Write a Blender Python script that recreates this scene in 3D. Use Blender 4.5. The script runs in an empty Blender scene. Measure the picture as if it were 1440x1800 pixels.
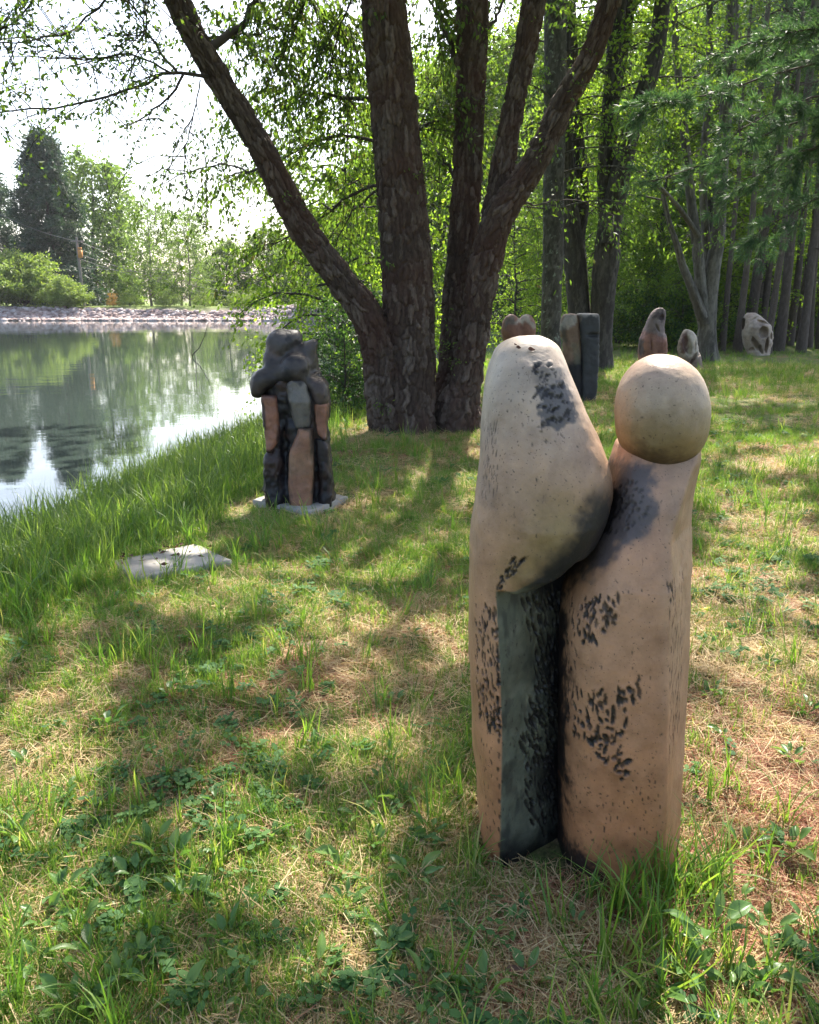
import bpy, math, random
import numpy as np

# ------------------------------------------------------------------ camera, sky, sun, exposure
SC = bpy.context.scene
COL = SC.collection
RAD = math.radians
CAM_H, PITCH, FPX = 1.5, RAD(14.4), 1444.0
SUN_AZ, SUN_EL = RAD(18.0), RAD(52.0)          # azimuth measured from +Y towards +X

cam_d = bpy.data.cameras.new('camera')
cam_d.sensor_fit = 'HORIZONTAL'
cam_d.sensor_width = 36.0
cam_d.lens = 36.0 * FPX / 1440.0
cam_d.clip_start, cam_d.clip_end = 0.02, 3000.0
cam = bpy.data.objects.new('camera', cam_d)
COL.objects.link(cam)
cam.location = (0, 0, CAM_H)
cam.rotation_euler = (math.pi / 2 - PITCH, 0, 0)
SC.camera = cam

world = bpy.data.worlds.new('World')
SC.world = world
world.use_nodes = True
wn = world.node_tree
wn.nodes.clear()
w_out = wn.nodes.new('ShaderNodeOutputWorld')
w_bg = wn.nodes.new('ShaderNodeBackground')
w_sky = wn.nodes.new('ShaderNodeTexSky')
w_sky.sky_type = 'NISHITA'
w_sky.sun_disc = False
w_sky.sun_elevation = SUN_EL
w_sky.sun_rotation = SUN_AZ
w_sky.altitude = 100
w_sky.air_density = 1.0
w_sky.dust_density = 4.0
w_sky.ozone_density = 1.0
w_bg.inputs['Strength'].default_value = 0.15
wn.links.new(w_sky.outputs[0], w_bg.inputs[0])
wn.links.new(w_bg.outputs[0], w_out.inputs[0])

sun_d = bpy.data.lights.new('sun', 'SUN')
sun_d.energy = 5.0
sun_d.angle = RAD(0.53)
sun_d.color = (1.0, 0.94, 0.84)
sun = bpy.data.objects.new('sun', sun_d)
COL.objects.link(sun)
sun.rotation_euler = (math.pi / 2 - SUN_EL, 0, math.pi - SUN_AZ)
sun.location = (10, 30, 40)

SC.view_settings.view_transform = 'Standard'
SC.view_settings.look = 'None'
SC.view_settings.gamma = 1.0
SC.view_settings.use_curve_mapping = False
SC.view_settings.exposure = 1.85
SC.cycles.max_bounces = 8
SC.cycles.diffuse_bounces = 4
SC.cycles.glossy_bounces = 3
SC.cycles.transmission_bounces = 5
SC.cycles.transparent_max_bounces = 4
SC.cycles.sample_clamp_indirect = 8.0
SC.cycles.caustics_reflective = False
SC.cycles.caustics_refractive = False

SUNV = np.array([math.cos(SUN_EL) * math.sin(SUN_AZ), math.cos(SUN_EL) * math.cos(SUN_AZ), math.sin(SUN_EL)])
WATER_Z = -0.45
rng = np.random.default_rng(7)
random.seed(7)

# ------------------------------------------------------------------ photo measurements -> metres
_F = np.array([0, math.cos(PITCH), -math.sin(PITCH)])
_U = np.array([0, math.sin(PITCH), math.cos(PITCH)])
_R = np.array([1.0, 0, 0])
_C = np.array([0, 0, CAM_H])


def ray(px, py):
    return _F + _R * ((px - 720) / FPX) - _U * ((py - 900) / FPX)


def G(px, py, z=0.0):
    d = ray(px, py)
    return _C + d * ((z - CAM_H) / d[2])


def P(px, py, Y):
    d = ray(px, py)
    return _C + d * (Y / d[1])


def to_px(p):
    q = np.asarray(p, float) - _C
    w = q @ _F
    w = np.where(np.abs(w) < 1e-6, 1e-6, w)
    return 720 + FPX * (q @ _R) / w, 900 - FPX * (q @ _U) / w, w


# ------------------------------------------------------------------ noise
def _hash(ix, iy, iz, seed=0):
    h = (ix.astype(np.int64) * 374761393 + iy.astype(np.int64) * 668265263 + iz.astype(np.int64) * 2147483647 + seed * 1274126177) & 0xFFFFFFFF
    h = ((h ^ (h >> 13)) * 1274126177) & 0xFFFFFFFF
    h = ((h ^ (h >> 16)) * 2246822519) & 0xFFFFFFFF
    return ((h ^ (h >> 15)) & 0xFFFFFF) / float(0xFFFFFF)


def vnoise(p, seed=0):
    p = np.asarray(p, float)
    if p.shape[-1] == 2:
        p = np.concatenate([p, np.zeros(p.shape[:-1] + (1,))], -1)
    i = np.floor(p).astype(np.int64)
    f = p - i
    f = f * f * (3 - 2 * f)
    out = 0
    for dx in (0, 1):
        wx = f[..., 0] if dx else 1 - f[..., 0]
        for dy in (0, 1):
            wy = f[..., 1] if dy else 1 - f[..., 1]
            for dz in (0, 1):
                wz = f[..., 2] if dz else 1 - f[..., 2]
                out = out + wx * wy * wz * _hash(i[..., 0] + dx, i[..., 1] + dy, i[..., 2] + dz, seed)
    return out


def fbm(p, oct=3, seed=0):
    a, s, t = 0.5, 0.0, 0.0
    p = np.asarray(p, float)
    for k in range(oct):
        s = s + a * vnoise(p * 2 ** k, seed + k)
        t += a
        a *= 0.5
    return s / t


def sstep(a, b, x):
    t = np.clip((x - a) / (b - a), 0, 1)
    return t * t * (3 - 2 * t)


def nrm(v):
    return v / np.maximum(np.linalg.norm(v, axis=-1, keepdims=True), 1e-9)


# ------------------------------------------------------------------ objects and meshes
def link(o, parent=None):
    COL.objects.link(o)
    if parent is not None:
        o.parent = parent
    return o


def tag(o, label=None, cat=None, group=None, kind=None):
    if label: o['label'] = label
    if cat: o['category'] = cat
    if group: o['group'] = group
    if kind: o['kind'] = kind
    return o


def empty(name, loc=(0, 0, 0), rz=0.0, label=None, cat=None, group=None):
    o = bpy.data.objects.new(name, None)
    o.location = loc
    o.rotation_euler = (0, 0, rz)
    o.empty_display_size = 0.2
    link(o)
    return tag(o, label, cat, group)


def mesh_np(name, verts, tris=None, quads=None, smooth=True, attrs=None, mats=()):
    """mesh from numpy arrays; attrs: {name: (N,) float or (N,3|4) colour} per point"""
    me = bpy.data.meshes.new(name)
    verts = np.asarray(verts, np.float32)
    faces_v, starts, n = [], [], 0
    if tris is not None and len(tris):
        tris = np.asarray(tris, np.int32)
        faces_v.append(tris.ravel()); starts.append(np.arange(len(tris)) * 3); n = len(tris) * 3
    if quads is not None and len(quads):
        quads = np.asarray(quads, np.int32)
        faces_v.append(quads.ravel()); starts.append(n + np.arange(len(quads)) * 4)
    fv = np.concatenate(faces_v).astype(np.int32)
    st = np.concatenate(starts).astype(np.int32)
    me.vertices.add(len(verts)); me.vertices.foreach_set('co', verts.ravel())
    me.loops.add(len(fv)); me.loops.foreach_set('vertex_index', fv)
    me.polygons.add(len(st)); me.polygons.foreach_set('loop_start', st)
    if smooth:
        me.polygons.foreach_set('use_smooth', np.ones(len(st), bool))
    for k, a in (attrs or {}).items():
        a = np.asarray(a, np.float32)
        if a.ndim == 1:
            at = me.attributes.new(k, 'FLOAT', 'POINT'); at.data.foreach_set('value', a)
        else:
            if a.shape[1] == 3:
                a = np.concatenate([a, np.ones((len(a), 1), np.float32)], 1)
            at = me.attributes.new(k, 'FLOAT_COLOR', 'POINT'); at.data.foreach_set('color', a.ravel())
    me.update(calc_edges=True)
    for m in mats:
        me.materials.append(m)
    return me


def obj(name, me, parent=None, loc=None):
    o = bpy.data.objects.new(name, me)
    link(o, parent)
    if loc is not None:
        o.location = loc
    return o


class Buf:
    """collects pieces of geometry into one mesh"""
    def __init__(s):
        s.v, s.t, s.q, s.a, s.n = [], [], [], [], 0

    def add(s, v, t=None, q=None, a=0.5):
        v = np.asarray(v, float)
        s.v.append(v)
        if t is not None and len(t): s.t.append(np.asarray(t) + s.n)
        if q is not None and len(q): s.q.append(np.asarray(q) + s.n)
        s.a.append(np.broadcast_to(np.asarray(a, float), (len(v),)))
        s.n += len(v)

    def mesh(s, name, mats, smooth=True, shift=None):
        v = np.concatenate(s.v)
        if shift is not None:
            v = v - np.asarray(shift)
        return mesh_np(name, v, np.concatenate(s.t) if s.t else None, np.concatenate(s.q) if s.q else None,
                       smooth, {'v': np.concatenate(s.a)}, mats)


def spline(pts, n):
    """smooth resampling of a polyline (Catmull-Rom); columns may be any numbers"""
    p = np.asarray(pts, float)
    if len(p) < 3:
        t = np.linspace(0, 1, n)[:, None]
        return p[0] * (1 - t) + p[-1] * t
    d = np.r_[0, np.cumsum(np.linalg.norm(np.diff(p[:, :3], axis=0), axis=1))]
    s = np.linspace(0, d[-1], n)
    k = np.clip(np.searchsorted(d, s, 'right') - 1, 0, len(p) - 2)
    t = ((s - d[k]) / np.maximum(d[k + 1] - d[k], 1e-9))[:, None]
    m = np.gradient(p, d, axis=0)
    h = (d[k + 1] - d[k])[:, None]
    return ((2 * t**3 - 3 * t**2 + 1) * p[k] + (t**3 - 2 * t**2 + t) * h * m[k]
            + (-2 * t**3 + 3 * t**2) * p[k + 1] + (t**3 - t**2) * h * m[k + 1])


def frames(p):
    t = nrm(np.gradient(p, axis=0))
    ref = np.array([0, 1.0, 0.03]) if abs(t[0][1]) < 0.8 else np.array([1.0, 0, 0.05])
    n = np.zeros_like(t)
    n[0] = nrm(np.cross(np.cross(t[0], ref), t[0]))
    for i in range(1, len(p)):
        v = n[i - 1] - t[i] * (n[i - 1] @ t[i])
        n[i] = v / max(np.linalg.norm(v), 1e-9)
    return t, n, np.cross(t, n)


_TUBEQ = {}


def tube(buf, p, r, sides=5, a=0.5):
    p = np.asarray(p, float)
    r = np.broadcast_to(np.asarray(r, float), (len(p),))
    t, n, b = frames(p)
    ang = np.arange(sides) * 2 * math.pi / sides
    ring = np.cos(ang)[None, :, None] * n[:, None] + np.sin(ang)[None, :, None] * b[:, None]
    v = p[:, None] + ring * r[:, None, None]
    key = (len(p), sides)
    if key not in _TUBEQ:
        i = np.arange(len(p) - 1)[:, None] * sides
        j = np.arange(sides)[None]
        j2 = (j + 1) % sides
        _TUBEQ[key] = np.stack([i + j, i + j2, i + sides + j2, i + sides + j], -1).reshape(-1, 4)
    buf.add(v.reshape(-1, 3), q=_TUBEQ[key], a=a)


def bark_trunk(name, path, mat, cell=(0.055, 0.15), depth=0.014, dv=0.016, nu=84, flare=None, seed=1, parent=None, shift=(0, 0, 0), cap=False):
    """path rows: x, y, z, radius.  A trunk with raised, overlapping bark plates."""
    path = np.asarray(path, float)
    L = np.sum(np.linalg.norm(np.diff(path[:, :3], axis=0), axis=1))
    n = max(12, int(L / dv))
    s = spline(path, n)
    c, r = s[:, :3], s[:, 3]
    sv = np.linspace(0, L, n)
    t, nn, bb = frames(c)
    th = np.arange(nu) * 2 * math.pi / nu
    R0 = np.mean(r)
    ncell = max(4, int(round(2 * math.pi * R0 / cell[0])))
    U = (th / (2 * math.pi) * ncell)[None, :] + np.zeros((n, 1))
    V = (sv / cell[1])[:, None] + np.zeros((1, nu))
    q = np.stack([np.cos(th)[None] * 1.3 + 0 * V, np.sin(th)[None] * 1.3 + 0 * V, V * 0.9], -1)
    U = U + (vnoise(q * 1.6, seed + 5) - 0.5) * 1.2 + (vnoise(q * 4.5, seed + 6) - 0.5) * 0.45
    V = V + (vnoise(q * 1.9, seed + 7) - 0.5) * 1.2 + (vnoise(q * 6, seed + 9) - 0.5) * 0.35
    iu, iv = np.floor(U).astype(int), np.floor(V).astype(int)
    F1 = np.full(U.shape, 9.0); F2 = np.full(U.shape, 9.0)
    ID = np.zeros(U.shape); DV = np.zeros(U.shape); DU = np.zeros(U.shape)
    for du in (-1, 0, 1):
        for dw in (-1, 0, 1):
            cu, cv = iu + du, iv + dw
            cw = np.mod(cu, ncell)
            jx = _hash(cw, cv, cv * 0, seed); jy = _hash(cw, cv, cv * 0 + 1, seed)
            ddx = cu + 0.15 + 0.7 * jx - U; ddy = cv + 0.1 + 0.8 * jy - V
            d = np.sqrt(ddx**2 + ddy**2)
            nid = _hash(cw, cv, cv * 0 + 2, seed)
            closer = d < F1
            F2 = np.where(closer, F1, np.minimum(F2, d))
            ID = np.where(closer, nid, ID); DV = np.where(closer, ddy, DV); DU = np.where(closer, ddx, DU)
            F1 = np.where(closer, d, F1)
    h = sstep(0.03, 0.30, F2 - F1) * (0.55 + 0.6 * ID) + 0.45 * DV * (0.3 + ID) + 0.5 * DU * (ID - 0.5)
    fine = vnoise(np.stack([q[..., 0] * 9, q[..., 1] * 9, V * 3.5], -1), seed + 3) - 0.5
    lump = fbm(np.stack([q[..., 0] * 1.2, q[..., 1] * 1.2, V * 0.22], -1), 2, seed + 11) - 0.5
    rr = r[:, None] * (1 + 0.16 * lump) + depth * (h - 0.6 + 0.45 * fine)
    if flare is not None:                                   # root flare: lobes that widen near the ground
        k, amt, hh = flare
        z = np.clip(1 - sv / hh, 0, 1)[:, None] ** 2
        rr = rr + r[:, None] * amt * z * (0.45 + 0.55 * np.cos(k * th[None] + seed))
    v = c[:, None] + (np.cos(th)[None, :, None] * nn[:, None] + np.sin(th)[None, :, None] * bb[:, None]) * rr[..., None]
    i = np.arange(n - 1)[:, None] * nu
    j = np.arange(nu)[None]
    j2 = (j + 1) % nu
    Q = np.stack([i + j, i + j2, i + nu + j2, i + nu + j], -1).reshape(-1, 4)
    me = mesh_np(name, v.reshape(-1, 3) - np.asarray(shift), quads=Q, attrs={'v': ID.ravel(), 'h': h.ravel()}, mats=[mat])
    return obj(name, me, parent)


def leaves(buf, pos, axis, ln, wd, r, v=None, fold=0.25):
    """rhombic folded leaves, two triangles each"""
    N = len(pos)
    if N == 0:
        return
    axis = nrm(axis)
    ran = nrm(r.normal(size=(N, 3)))
    side = nrm(np.cross(axis, ran))
    up = np.cross(side, axis)
    ln = np.broadcast_to(ln, (N,))[:, None]; wd = np.broadcast_to(wd, (N,))[:, None]
    mid = pos + axis * ln * 0.45 - up * wd * fold
    V = np.stack([pos, mid + side * wd * 0.5, pos + axis * ln, mid - side * wd * 0.5], 1).reshape(-1, 3)
    b = np.arange(N)[:, None] * 4
    T = np.concatenate([b + [[0, 1, 2]], b + [[0, 2, 3]]])
    if v is None:
        v = r.random(N)
    buf.add(V, t=T, a=np.repeat(v, 4))


# ------------------------------------------------------------------ materials
class NT:
    def __init__(s, name):
        s.m = bpy.data.materials.new(name)
        s.m.use_nodes = True
        s.t = s.m.node_tree
        s.t.nodes.clear()
        s.out = s.n('ShaderNodeOutputMaterial')

    def n(s, kind, **kw):
        x = s.t.nodes.new(kind)
        for k, v in kw.items():
            if k in x.inputs: x.inputs[k].default_value = v
            else: setattr(x, k, v)
        return x

    def l(s, a, b):
        s.t.links.new(a, b)

    def attr(s, name, out='Fac'):
        return s.n('ShaderNodeAttribute', attribute_name=name).outputs[out]

    def noise(s, scale, detail=4, rough=0.6, vec=None, out='Fac'):
        x = s.n('ShaderNodeTexNoise', Scale=scale, Detail=detail, Roughness=rough)
        if vec is not None: s.l(vec, x.inputs['Vector'])
        return x.outputs[out]

    def obco(s, scale=(1, 1, 1)):
        tc = s.n('ShaderNodeTexCoord')
        mp = s.n('ShaderNodeMapping')
        mp.inputs['Scale'].default_value = scale
        s.l(tc.outputs['Object'], mp.inputs['Vector'])
        return mp.outputs[0]

    def ramp(s, fac, stops):
        x = s.n('ShaderNodeValToRGB')
        e = x.color_ramp.elements
        while len(e) < len(stops): e.new(0.5)
        for k, (p, c) in enumerate(stops):
            e[k].position = p
            e[k].color = tuple(c) + (1,) if len(c) == 3 else c
        s.l(fac, x.inputs[0])
        return x.outputs[0]

    def mix(s, fac, a, b, blend='MIX'):
        x = s.n('ShaderNodeMix', data_type='RGBA', blend_type=blend)
        for v, k in ((fac, 0), (a, 6), (b, 7)):
            if isinstance(v, (int, float)): x.inputs[k].default_value = v
            elif isinstance(v, tuple): x.inputs[k].default_value = v + (1,) if len(v) == 3 else v
            else: s.l(v, x.inputs[k])
        return x.outputs[2]

    def math(s, op, a, b=0.5):
        x = s.n('ShaderNodeMath', operation=op)
        for v, k in ((a, 0), (b, 1)):
            if isinstance(v, (int, float)): x.inputs[k].default_value = v
            else: s.l(v, x.inputs[k])
        return x.outputs[0]

    def bump(s, h, strength=0.4, dist=0.01):
        x = s.n('ShaderNodeBump', Strength=strength, Distance=dist)
        s.l(h, x.inputs['Height'])
        return x.outputs[0]

    def principled(s, color, rough=0.7, bump=None, spec=0.4, **kw):
        x = s.n('ShaderNodeBsdfPrincipled')
        for v, k in ((color, 'Base Color'), (rough, 'Roughness'), (spec, 'Specular IOR Level')):
            if isinstance(v, tuple): x.inputs[k].default_value = v + (1,)
            elif isinstance(v, (int, float)): x.inputs[k].default_value = v
            else: s.l(v, x.inputs[k])
        for k, v in kw.items(): x.inputs[k].default_value = v
        if bump is not None: s.l(bump, x.inputs['Normal'])
        s.l(x.outputs[0], s.out.inputs[0])
        return s.m


def leaf_mat(name, stops, trans=0.45, rough=0.5, tint=(1.0, 1.0, 0.55), inst=False):
    """leaves: coloured by a per-leaf number, part of the light passes through"""
    t = NT(name)
    f = t.attr('v')
    if inst:
        oi = t.n('ShaderNodeObjectInfo')
        f = t.math('ADD', t.math('MULTIPLY', f, 0.55), t.math('MULTIPLY', oi.outputs['Random'], 0.45))
    c = t.ramp(f, stops)
    p = t.n('ShaderNodeBsdfPrincipled', Roughness=rough)
    p.inputs['Specular IOR Level'].default_value = 0.35
    t.l(c, p.inputs['Base Color'])
    tr = t.n('ShaderNodeBsdfTranslucent')
    c2 = t.mix(1.0, c, tuple(x * 2.1 for x in tint), 'MULTIPLY')
    t.l(c2, tr.inputs['Color'])
    mx = t.n('ShaderNodeMixShader', Fac=trans)
    t.l(p.outputs[0], mx.inputs[1]); t.l(tr.outputs[0], mx.inputs[2])
    t.l(mx.outputs[0], t.out.inputs[0])
    return t.m


def bark_mat(name, dark, mid, pale, lichen=0.0, red=None, scale=30):
    t = NT(name)
    co = t.obco((1, 1, 0.35))
    n1 = t.noise(scale, 6, 0.7, co)
    f = t.math('ADD', t.math('MULTIPLY', t.attr('v'), 0.32), t.math('MULTIPLY', n1, 0.80))
    c = t.ramp(f, [(0.22, dark), (0.55, mid), (0.85, pale)])
    if red is not None:
        c = t.mix(t.ramp(t.noise(1.3, 3, 0.6, t.obco()), [(0.45, (0, 0, 0)), (0.62, (0.7, 0.7, 0.7))]), c, red, 'MIX')
        c = t.mix(0.5, c, t.ramp(f, [(0.25, dark), (0.6, mid), (0.9, pale)]))
    if lichen > 0:
        lm = t.ramp(t.noise(9, 5, 0.65, t.obco()), [(0.60, (0, 0, 0)), (0.66, (1, 1, 1))])
        lm2 = t.math('MULTIPLY', lm, lichen)
        c = t.mix(lm2, c, (0.22, 0.25, 0.19))
    return t.principled(c, 0.92, t.bump(n1, 0.5, 0.012), 0.2)


M = {}
M['leaf_big'] = leaf_mat('leaf_big', [(0, (0.035, 0.062, 0.016)), (0.5, (0.055, 0.105, 0.020)), (0.9, (0.085, 0.145, 0.026)), (1, (0.11, 0.085, 0.03))], 0.45)
M['leaf_narrow'] = leaf_mat('leaf_narrow', [(0, (0.055, 0.040, 0.020)), (0.2, (0.045, 0.068, 0.018)), (0.6, (0.065, 0.12, 0.022)), (1, (0.13, 0.19, 0.03))], 0.58)
M['leaf_bright'] = leaf_mat('leaf_bright', [(0, (0.055, 0.10, 0.015)), (0.5, (0.10, 0.17, 0.02)), (1, (0.17, 0.23, 0.03))], 0.6)
M['leaf_wood'] = leaf_mat('leaf_wood', [(0, (0.038, 0.072, 0.015)), (0.5, (0.072, 0.128, 0.020)), (1, (0.12, 0.175, 0.030))], 0.58)
M['leaf_shrub'] = leaf_mat('leaf_shrub', [(0, (0.018, 0.042, 0.012)), (0.6, (0.032, 0.072, 0.018)), (1, (0.055, 0.11, 0.024))], 0.4)
M['leaf_far'] = leaf_mat('leaf_far', [(0, (0.045, 0.08, 0.022)), (0.5, (0.075, 0.125, 0.03)), (1, (0.12, 0.17, 0.04))], 0.5)
M['leaf_lime'] = leaf_mat('leaf_lime', [(0, (0.08, 0.13, 0.03)), (0.6, (0.13, 0.19, 0.04)), (1, (0.20, 0.25, 0.06))], 0.4)
M['needle'] = leaf_mat('needle', [(0, (0.025, 0.062, 0.032)), (0.6, (0.046, 0.10, 0.048)), (1, (0.08, 0.135, 0.055))], 0.35)
M['needle_far'] = leaf_mat('needle_far', [(0, (0.016, 0.036, 0.022)), (0.6, (0.028, 0.058, 0.034)), (1, (0.045, 0.08, 0.04))], 0.2)
M['rust'] = leaf_mat('rust', [(0, (0.25, 0.12, 0.03)), (1, (0.40, 0.24, 0.05))], 0.3)
M['grass'] = leaf_mat('grass', [(0, (0.052, 0.115, 0.018)), (0.4, (0.088, 0.172, 0.025)), (0.75, (0.15, 0.22, 0.036)), (1, (0.32, 0.29, 0.11))], 0.42, 0.45, inst=True)
M['shore_grass'] = leaf_mat('shore_grass', [(0, (0.055, 0.10, 0.022)), (0.6, (0.10, 0.16, 0.032)), (1, (0.18, 0.22, 0.06))], 0.45, 0.42, inst=True)
M['straw'] = leaf_mat('straw', [(0, (0.22, 0.14, 0.06)), (0.5, (0.38, 0.28, 0.14)), (1, (0.52, 0.42, 0.24))], 0.25, 0.6, (1, 0.9, 0.6), inst=True)
M['red_needles'] = leaf_mat('red_needles', [(0, (0.16, 0.06, 0.03)), (0.5, (0.27, 0.115, 0.06)), (1, (0.38, 0.19, 0.10))], 0.2, 0.6, (1, 0.7, 0.5), inst=True)
M['clover'] = leaf_mat('clover', [(0, (0.030, 0.085, 0.024)), (0.6, (0.055, 0.13, 0.035)), (1, (0.10, 0.18, 0.04))], 0.4, 0.75, inst=True)
M['weed'] = leaf_mat('weed', [(0, (0.055, 0.12, 0.030)), (0.5, (0.085, 0.16, 0.038)), (0.9, (0.13, 0.20, 0.05)), (1, (0.25, 0.22, 0.03))], 0.35, 0.38)
M['dead_leaf'] = leaf_mat('dead_leaf', [(0, (0.05, 0.022, 0.012)), (0.6, (0.10, 0.05, 0.028)), (1, (0.18, 0.11, 0.06))], 0.15, 0.6, (1, .8, .6))
M['yellow_leaf'] = leaf_mat('yellow_leaf', [(0, (0.55, 0.42, 0.04)), (1, (0.62, 0.50, 0.08))], 0.3, 0.45, (1, .9, .4))
M['bark_shaggy'] = bark_mat('bark_shaggy', (0.022, 0.014, 0.011), (0.064, 0.043, 0.033), (0.17, 0.132, 0.108), red=(0.070, 0.026, 0.017))
M['bark_dark'] = bark_mat('bark_dark', (0.022, 0.019, 0.017), (0.055, 0.047, 0.042), (0.12, 0.105, 0.092), scale=24)
M['bark_lichen'] = bark_mat('bark_lichen', (0.028, 0.025, 0.021), (0.07, 0.062, 0.052), (0.14, 0.13, 0.11), lichen=0.85)
M['bark_pale'] = bark_mat('bark_pale', (0.030, 0.027, 0.022), (0.085, 0.076, 0.064), (0.19, 0.175, 0.15), scale=18)
M['bark_pine'] = bark_mat('bark_pine', (0.035, 0.027, 0.022), (0.085, 0.066, 0.055), (0.16, 0.13, 0.11), scale=20)
M['twig'] = NT('twig').principled((0.055, 0.043, 0.035), 0.9, spec=0.2)
M['twig_pale'] = NT('twig_pale').principled((0.16, 0.13, 0.11), 0.9, spec=0.2)
M['reed'] = NT('reed').principled((0.05, 0.04, 0.03), 0.8, spec=0.2)


def ground_mat():
    t = NT('ground_litter')
    co = t.obco()
    g = t.attr('g')
    n1 = t.noise(3.1, 5, 0.65, co)
    n2 = t.noise(46, 6, 0.75, co)
    n3 = t.noise(0.9, 3, 0.6, co)
    soil = t.ramp(n2, [(0.28, (0.045, 0.026, 0.016)), (0.45, (0.115, 0.066, 0.040)), (0.58, (0.20, 0.125, 0.075)), (0.72, (0.30, 0.21, 0.12))])
    moss = t.ramp(n2, [(0.3, (0.030, 0.050, 0.013)), (0.55, (0.085, 0.120, 0.030)), (0.75, (0.20, 0.20, 0.075))])
    near = t.mix(t.ramp(n1, [(0.32, (0, 0, 0)), (0.48, (0.92, 0.92, 0.92))]), soil, moss)
    near = t.mix(t.ramp(n3, [(0.5, (0, 0, 0)), (0.72, (0.4, 0.4, 0.4))]), near, (0.23, 0.105, 0.06))
    far = t.ramp(n1, [(0.3, (0.075, 0.11, 0.022)), (0.7, (0.14, 0.18, 0.045))])
    c = t.mix(g, near, far)
    mud = t.attr('mud')
    c = t.mix(mud, c, (0.035, 0.028, 0.02))
    c = t.mix(t.attr('gravel'), c, t.ramp(n2, [(0.3, (0.07, 0.055, 0.05)), (0.7, (0.17, 0.145, 0.135))]))
    return t.principled(c, 0.95, t.bump(n2, 0.6, 0.02), 0.15)


M['ground'] = ground_mat()


def water_mat():
    t = NT('pond_water')
    co = t.obco((1, 1.0, 1))
    n1 = t.noise(1.6, 3, 0.55, t.obco((0.55, 1.0, 1)))
    n2 = t.noise(9.0, 2, 0.5, co)
    patch = t.ramp(t.noise(0.16, 3, 0.5, co), [(0.45, (0.25, 0.25, 0.25)), (0.65, (1, 1, 1))])
    h = t.math('ADD', t.math('MULTIPLY', n1, 1.0), t.math('MULTIPLY', n2, 0.10))
    h = t.math('MULTIPLY', h, patch)
    x = t.n('ShaderNodeBump', Strength=0.085, Distance=0.06)
    t.l(h, x.inputs['Height'])
    return t.principled((0.030, 0.042, 0.036), 0.03, x.outputs[0], 0.5, IOR=1.4)


M['water'] = water_mat()


def stone_mat(name, stops, rough=0.85, scale=8, bump=0.4):
    t = NT(name)
    n = t.noise(scale, 6, 0.65, t.obco())
    f = t.math('ADD', t.math('MULTIPLY', n, 0.7), t.math('MULTIPLY', t.attr('v'), 0.45))
    return t.principled(t.ramp(f, stops), rough, t.bump(n, bump, 0.01), 0.3)


M['riprap'] = stone_mat('riprap', [(0.25, (0.15, 0.10, 0.085)), (0.55, (0.27, 0.205, 0.185)), (0.85, (0.42, 0.375, 0.355))], 0.9, 3)
M['concrete'] = stone_mat('concrete', [(0.3, (0.10, 0.09, 0.07)), (0.5, (0.24, 0.22, 0.19)), (0.75, (0.34, 0.32, 0.29))], 0.92, 7, 0.4)
M['rock'] = stone_mat('rock', [(0.25, (0.2, 0.18, 0.18)), (0.6, (0.36, 0.33, 0.33)), (0.9, (0.5, 0.47, 0.47))], 0.8, 30)
M['deadwood'] = stone_mat('deadwood', [(0.25, (0.2, 0.13, 0.08)), (0.6, (0.38, 0.28, 0.19)), (0.9, (0.5, 0.4, 0.3))], 0.85, 30)
M['pole_wood'] = stone_mat('pole_wood', [(0.25, (0.12, 0.10, 0.09)), (0.7, (0.22, 0.19, 0.17))], 0.9, 6)
M['cable'] = NT('cable').principled((0.10, 0.10, 0.10), 0.5)
M['orange_metal'] = stone_mat('orange_metal', [(0.25, (0.32, 0.13, 0.03)), (0.7, (0.48, 0.22, 0.06))], 0.6, 6)


def clay_mat(name, rough=0.5, grain=70, bump=0.12, mott=0.35):
    """fired clay: colour painted per vertex, mottled and speckled"""
    t = NT(name)
    co = t.obco()
    c = t.attr('col', 'Color')
    n1 = t.noise(11, 5, 0.65, co)
    n2 = t.noise(grain, 5, 0.7, co)
    c = t.mix(mott, c, t.ramp(n1, [(0.3, (0.55, 0.52, 0.50)), (0.5, (1, 1, 1)), (0.7, (1.35, 1.3, 1.22))]), 'MULTIPLY')
    big = t.noise(4.2, 4, 0.6, t.obco((1, 1, 0.55)))
    c = t.mix(t.ramp(big, [(0.44, (0, 0, 0)), (0.66, (0.6, 0.6, 0.6))]), c, t.mix(1.0, c, (0.68, 0.58, 0.50), 'MULTIPLY'))
    c = t.mix(t.ramp(t.noise(23, 6, 0.75, co), [(0.55, (0, 0, 0)), (0.72, (0.5, 0.5, 0.5))]), c, t.mix(1.0, c, (1.35, 1.32, 1.28), 'MULTIPLY'))
    sp = t.ramp(t.noise(150, 3, 0.6, co), [(0.31, (1, 1, 1)), (0.36, (0, 0, 0))])
    c = t.mix(t.math('MULTIPLY', sp, 0.75), c, (0.05, 0.032, 0.024))
    scratch = t.ramp(t.noise(60, 4, 0.6, t.obco((1, 1, 0.22))), [(0.27, (1, 1, 1)), (0.34, (0, 0, 0))])
    c = t.mix(t.math('MULTIPLY', scratch, 0.5), c, (0.06, 0.04, 0.03))
    r = t.math('ADD', rough - 0.1, t.math('MULTIPLY', n1, 0.25))
    h = t.math('ADD', t.math('MULTIPLY', n1, 0.6), t.math('MULTIPLY', n2, 0.5))
    return t.principled(c, r, t.bump(h, bump, 0.01), 0.3)


M['clay'] = clay_mat('clay', 0.46, 70, 0.30, 0.6)
M['clay_dark'] = clay_mat('clay_dark', 0.42, 60, 0.45, 0.7)
M['clay_far'] = clay_mat('clay_far', 0.6, 40, 0.3, 0.6)
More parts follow.
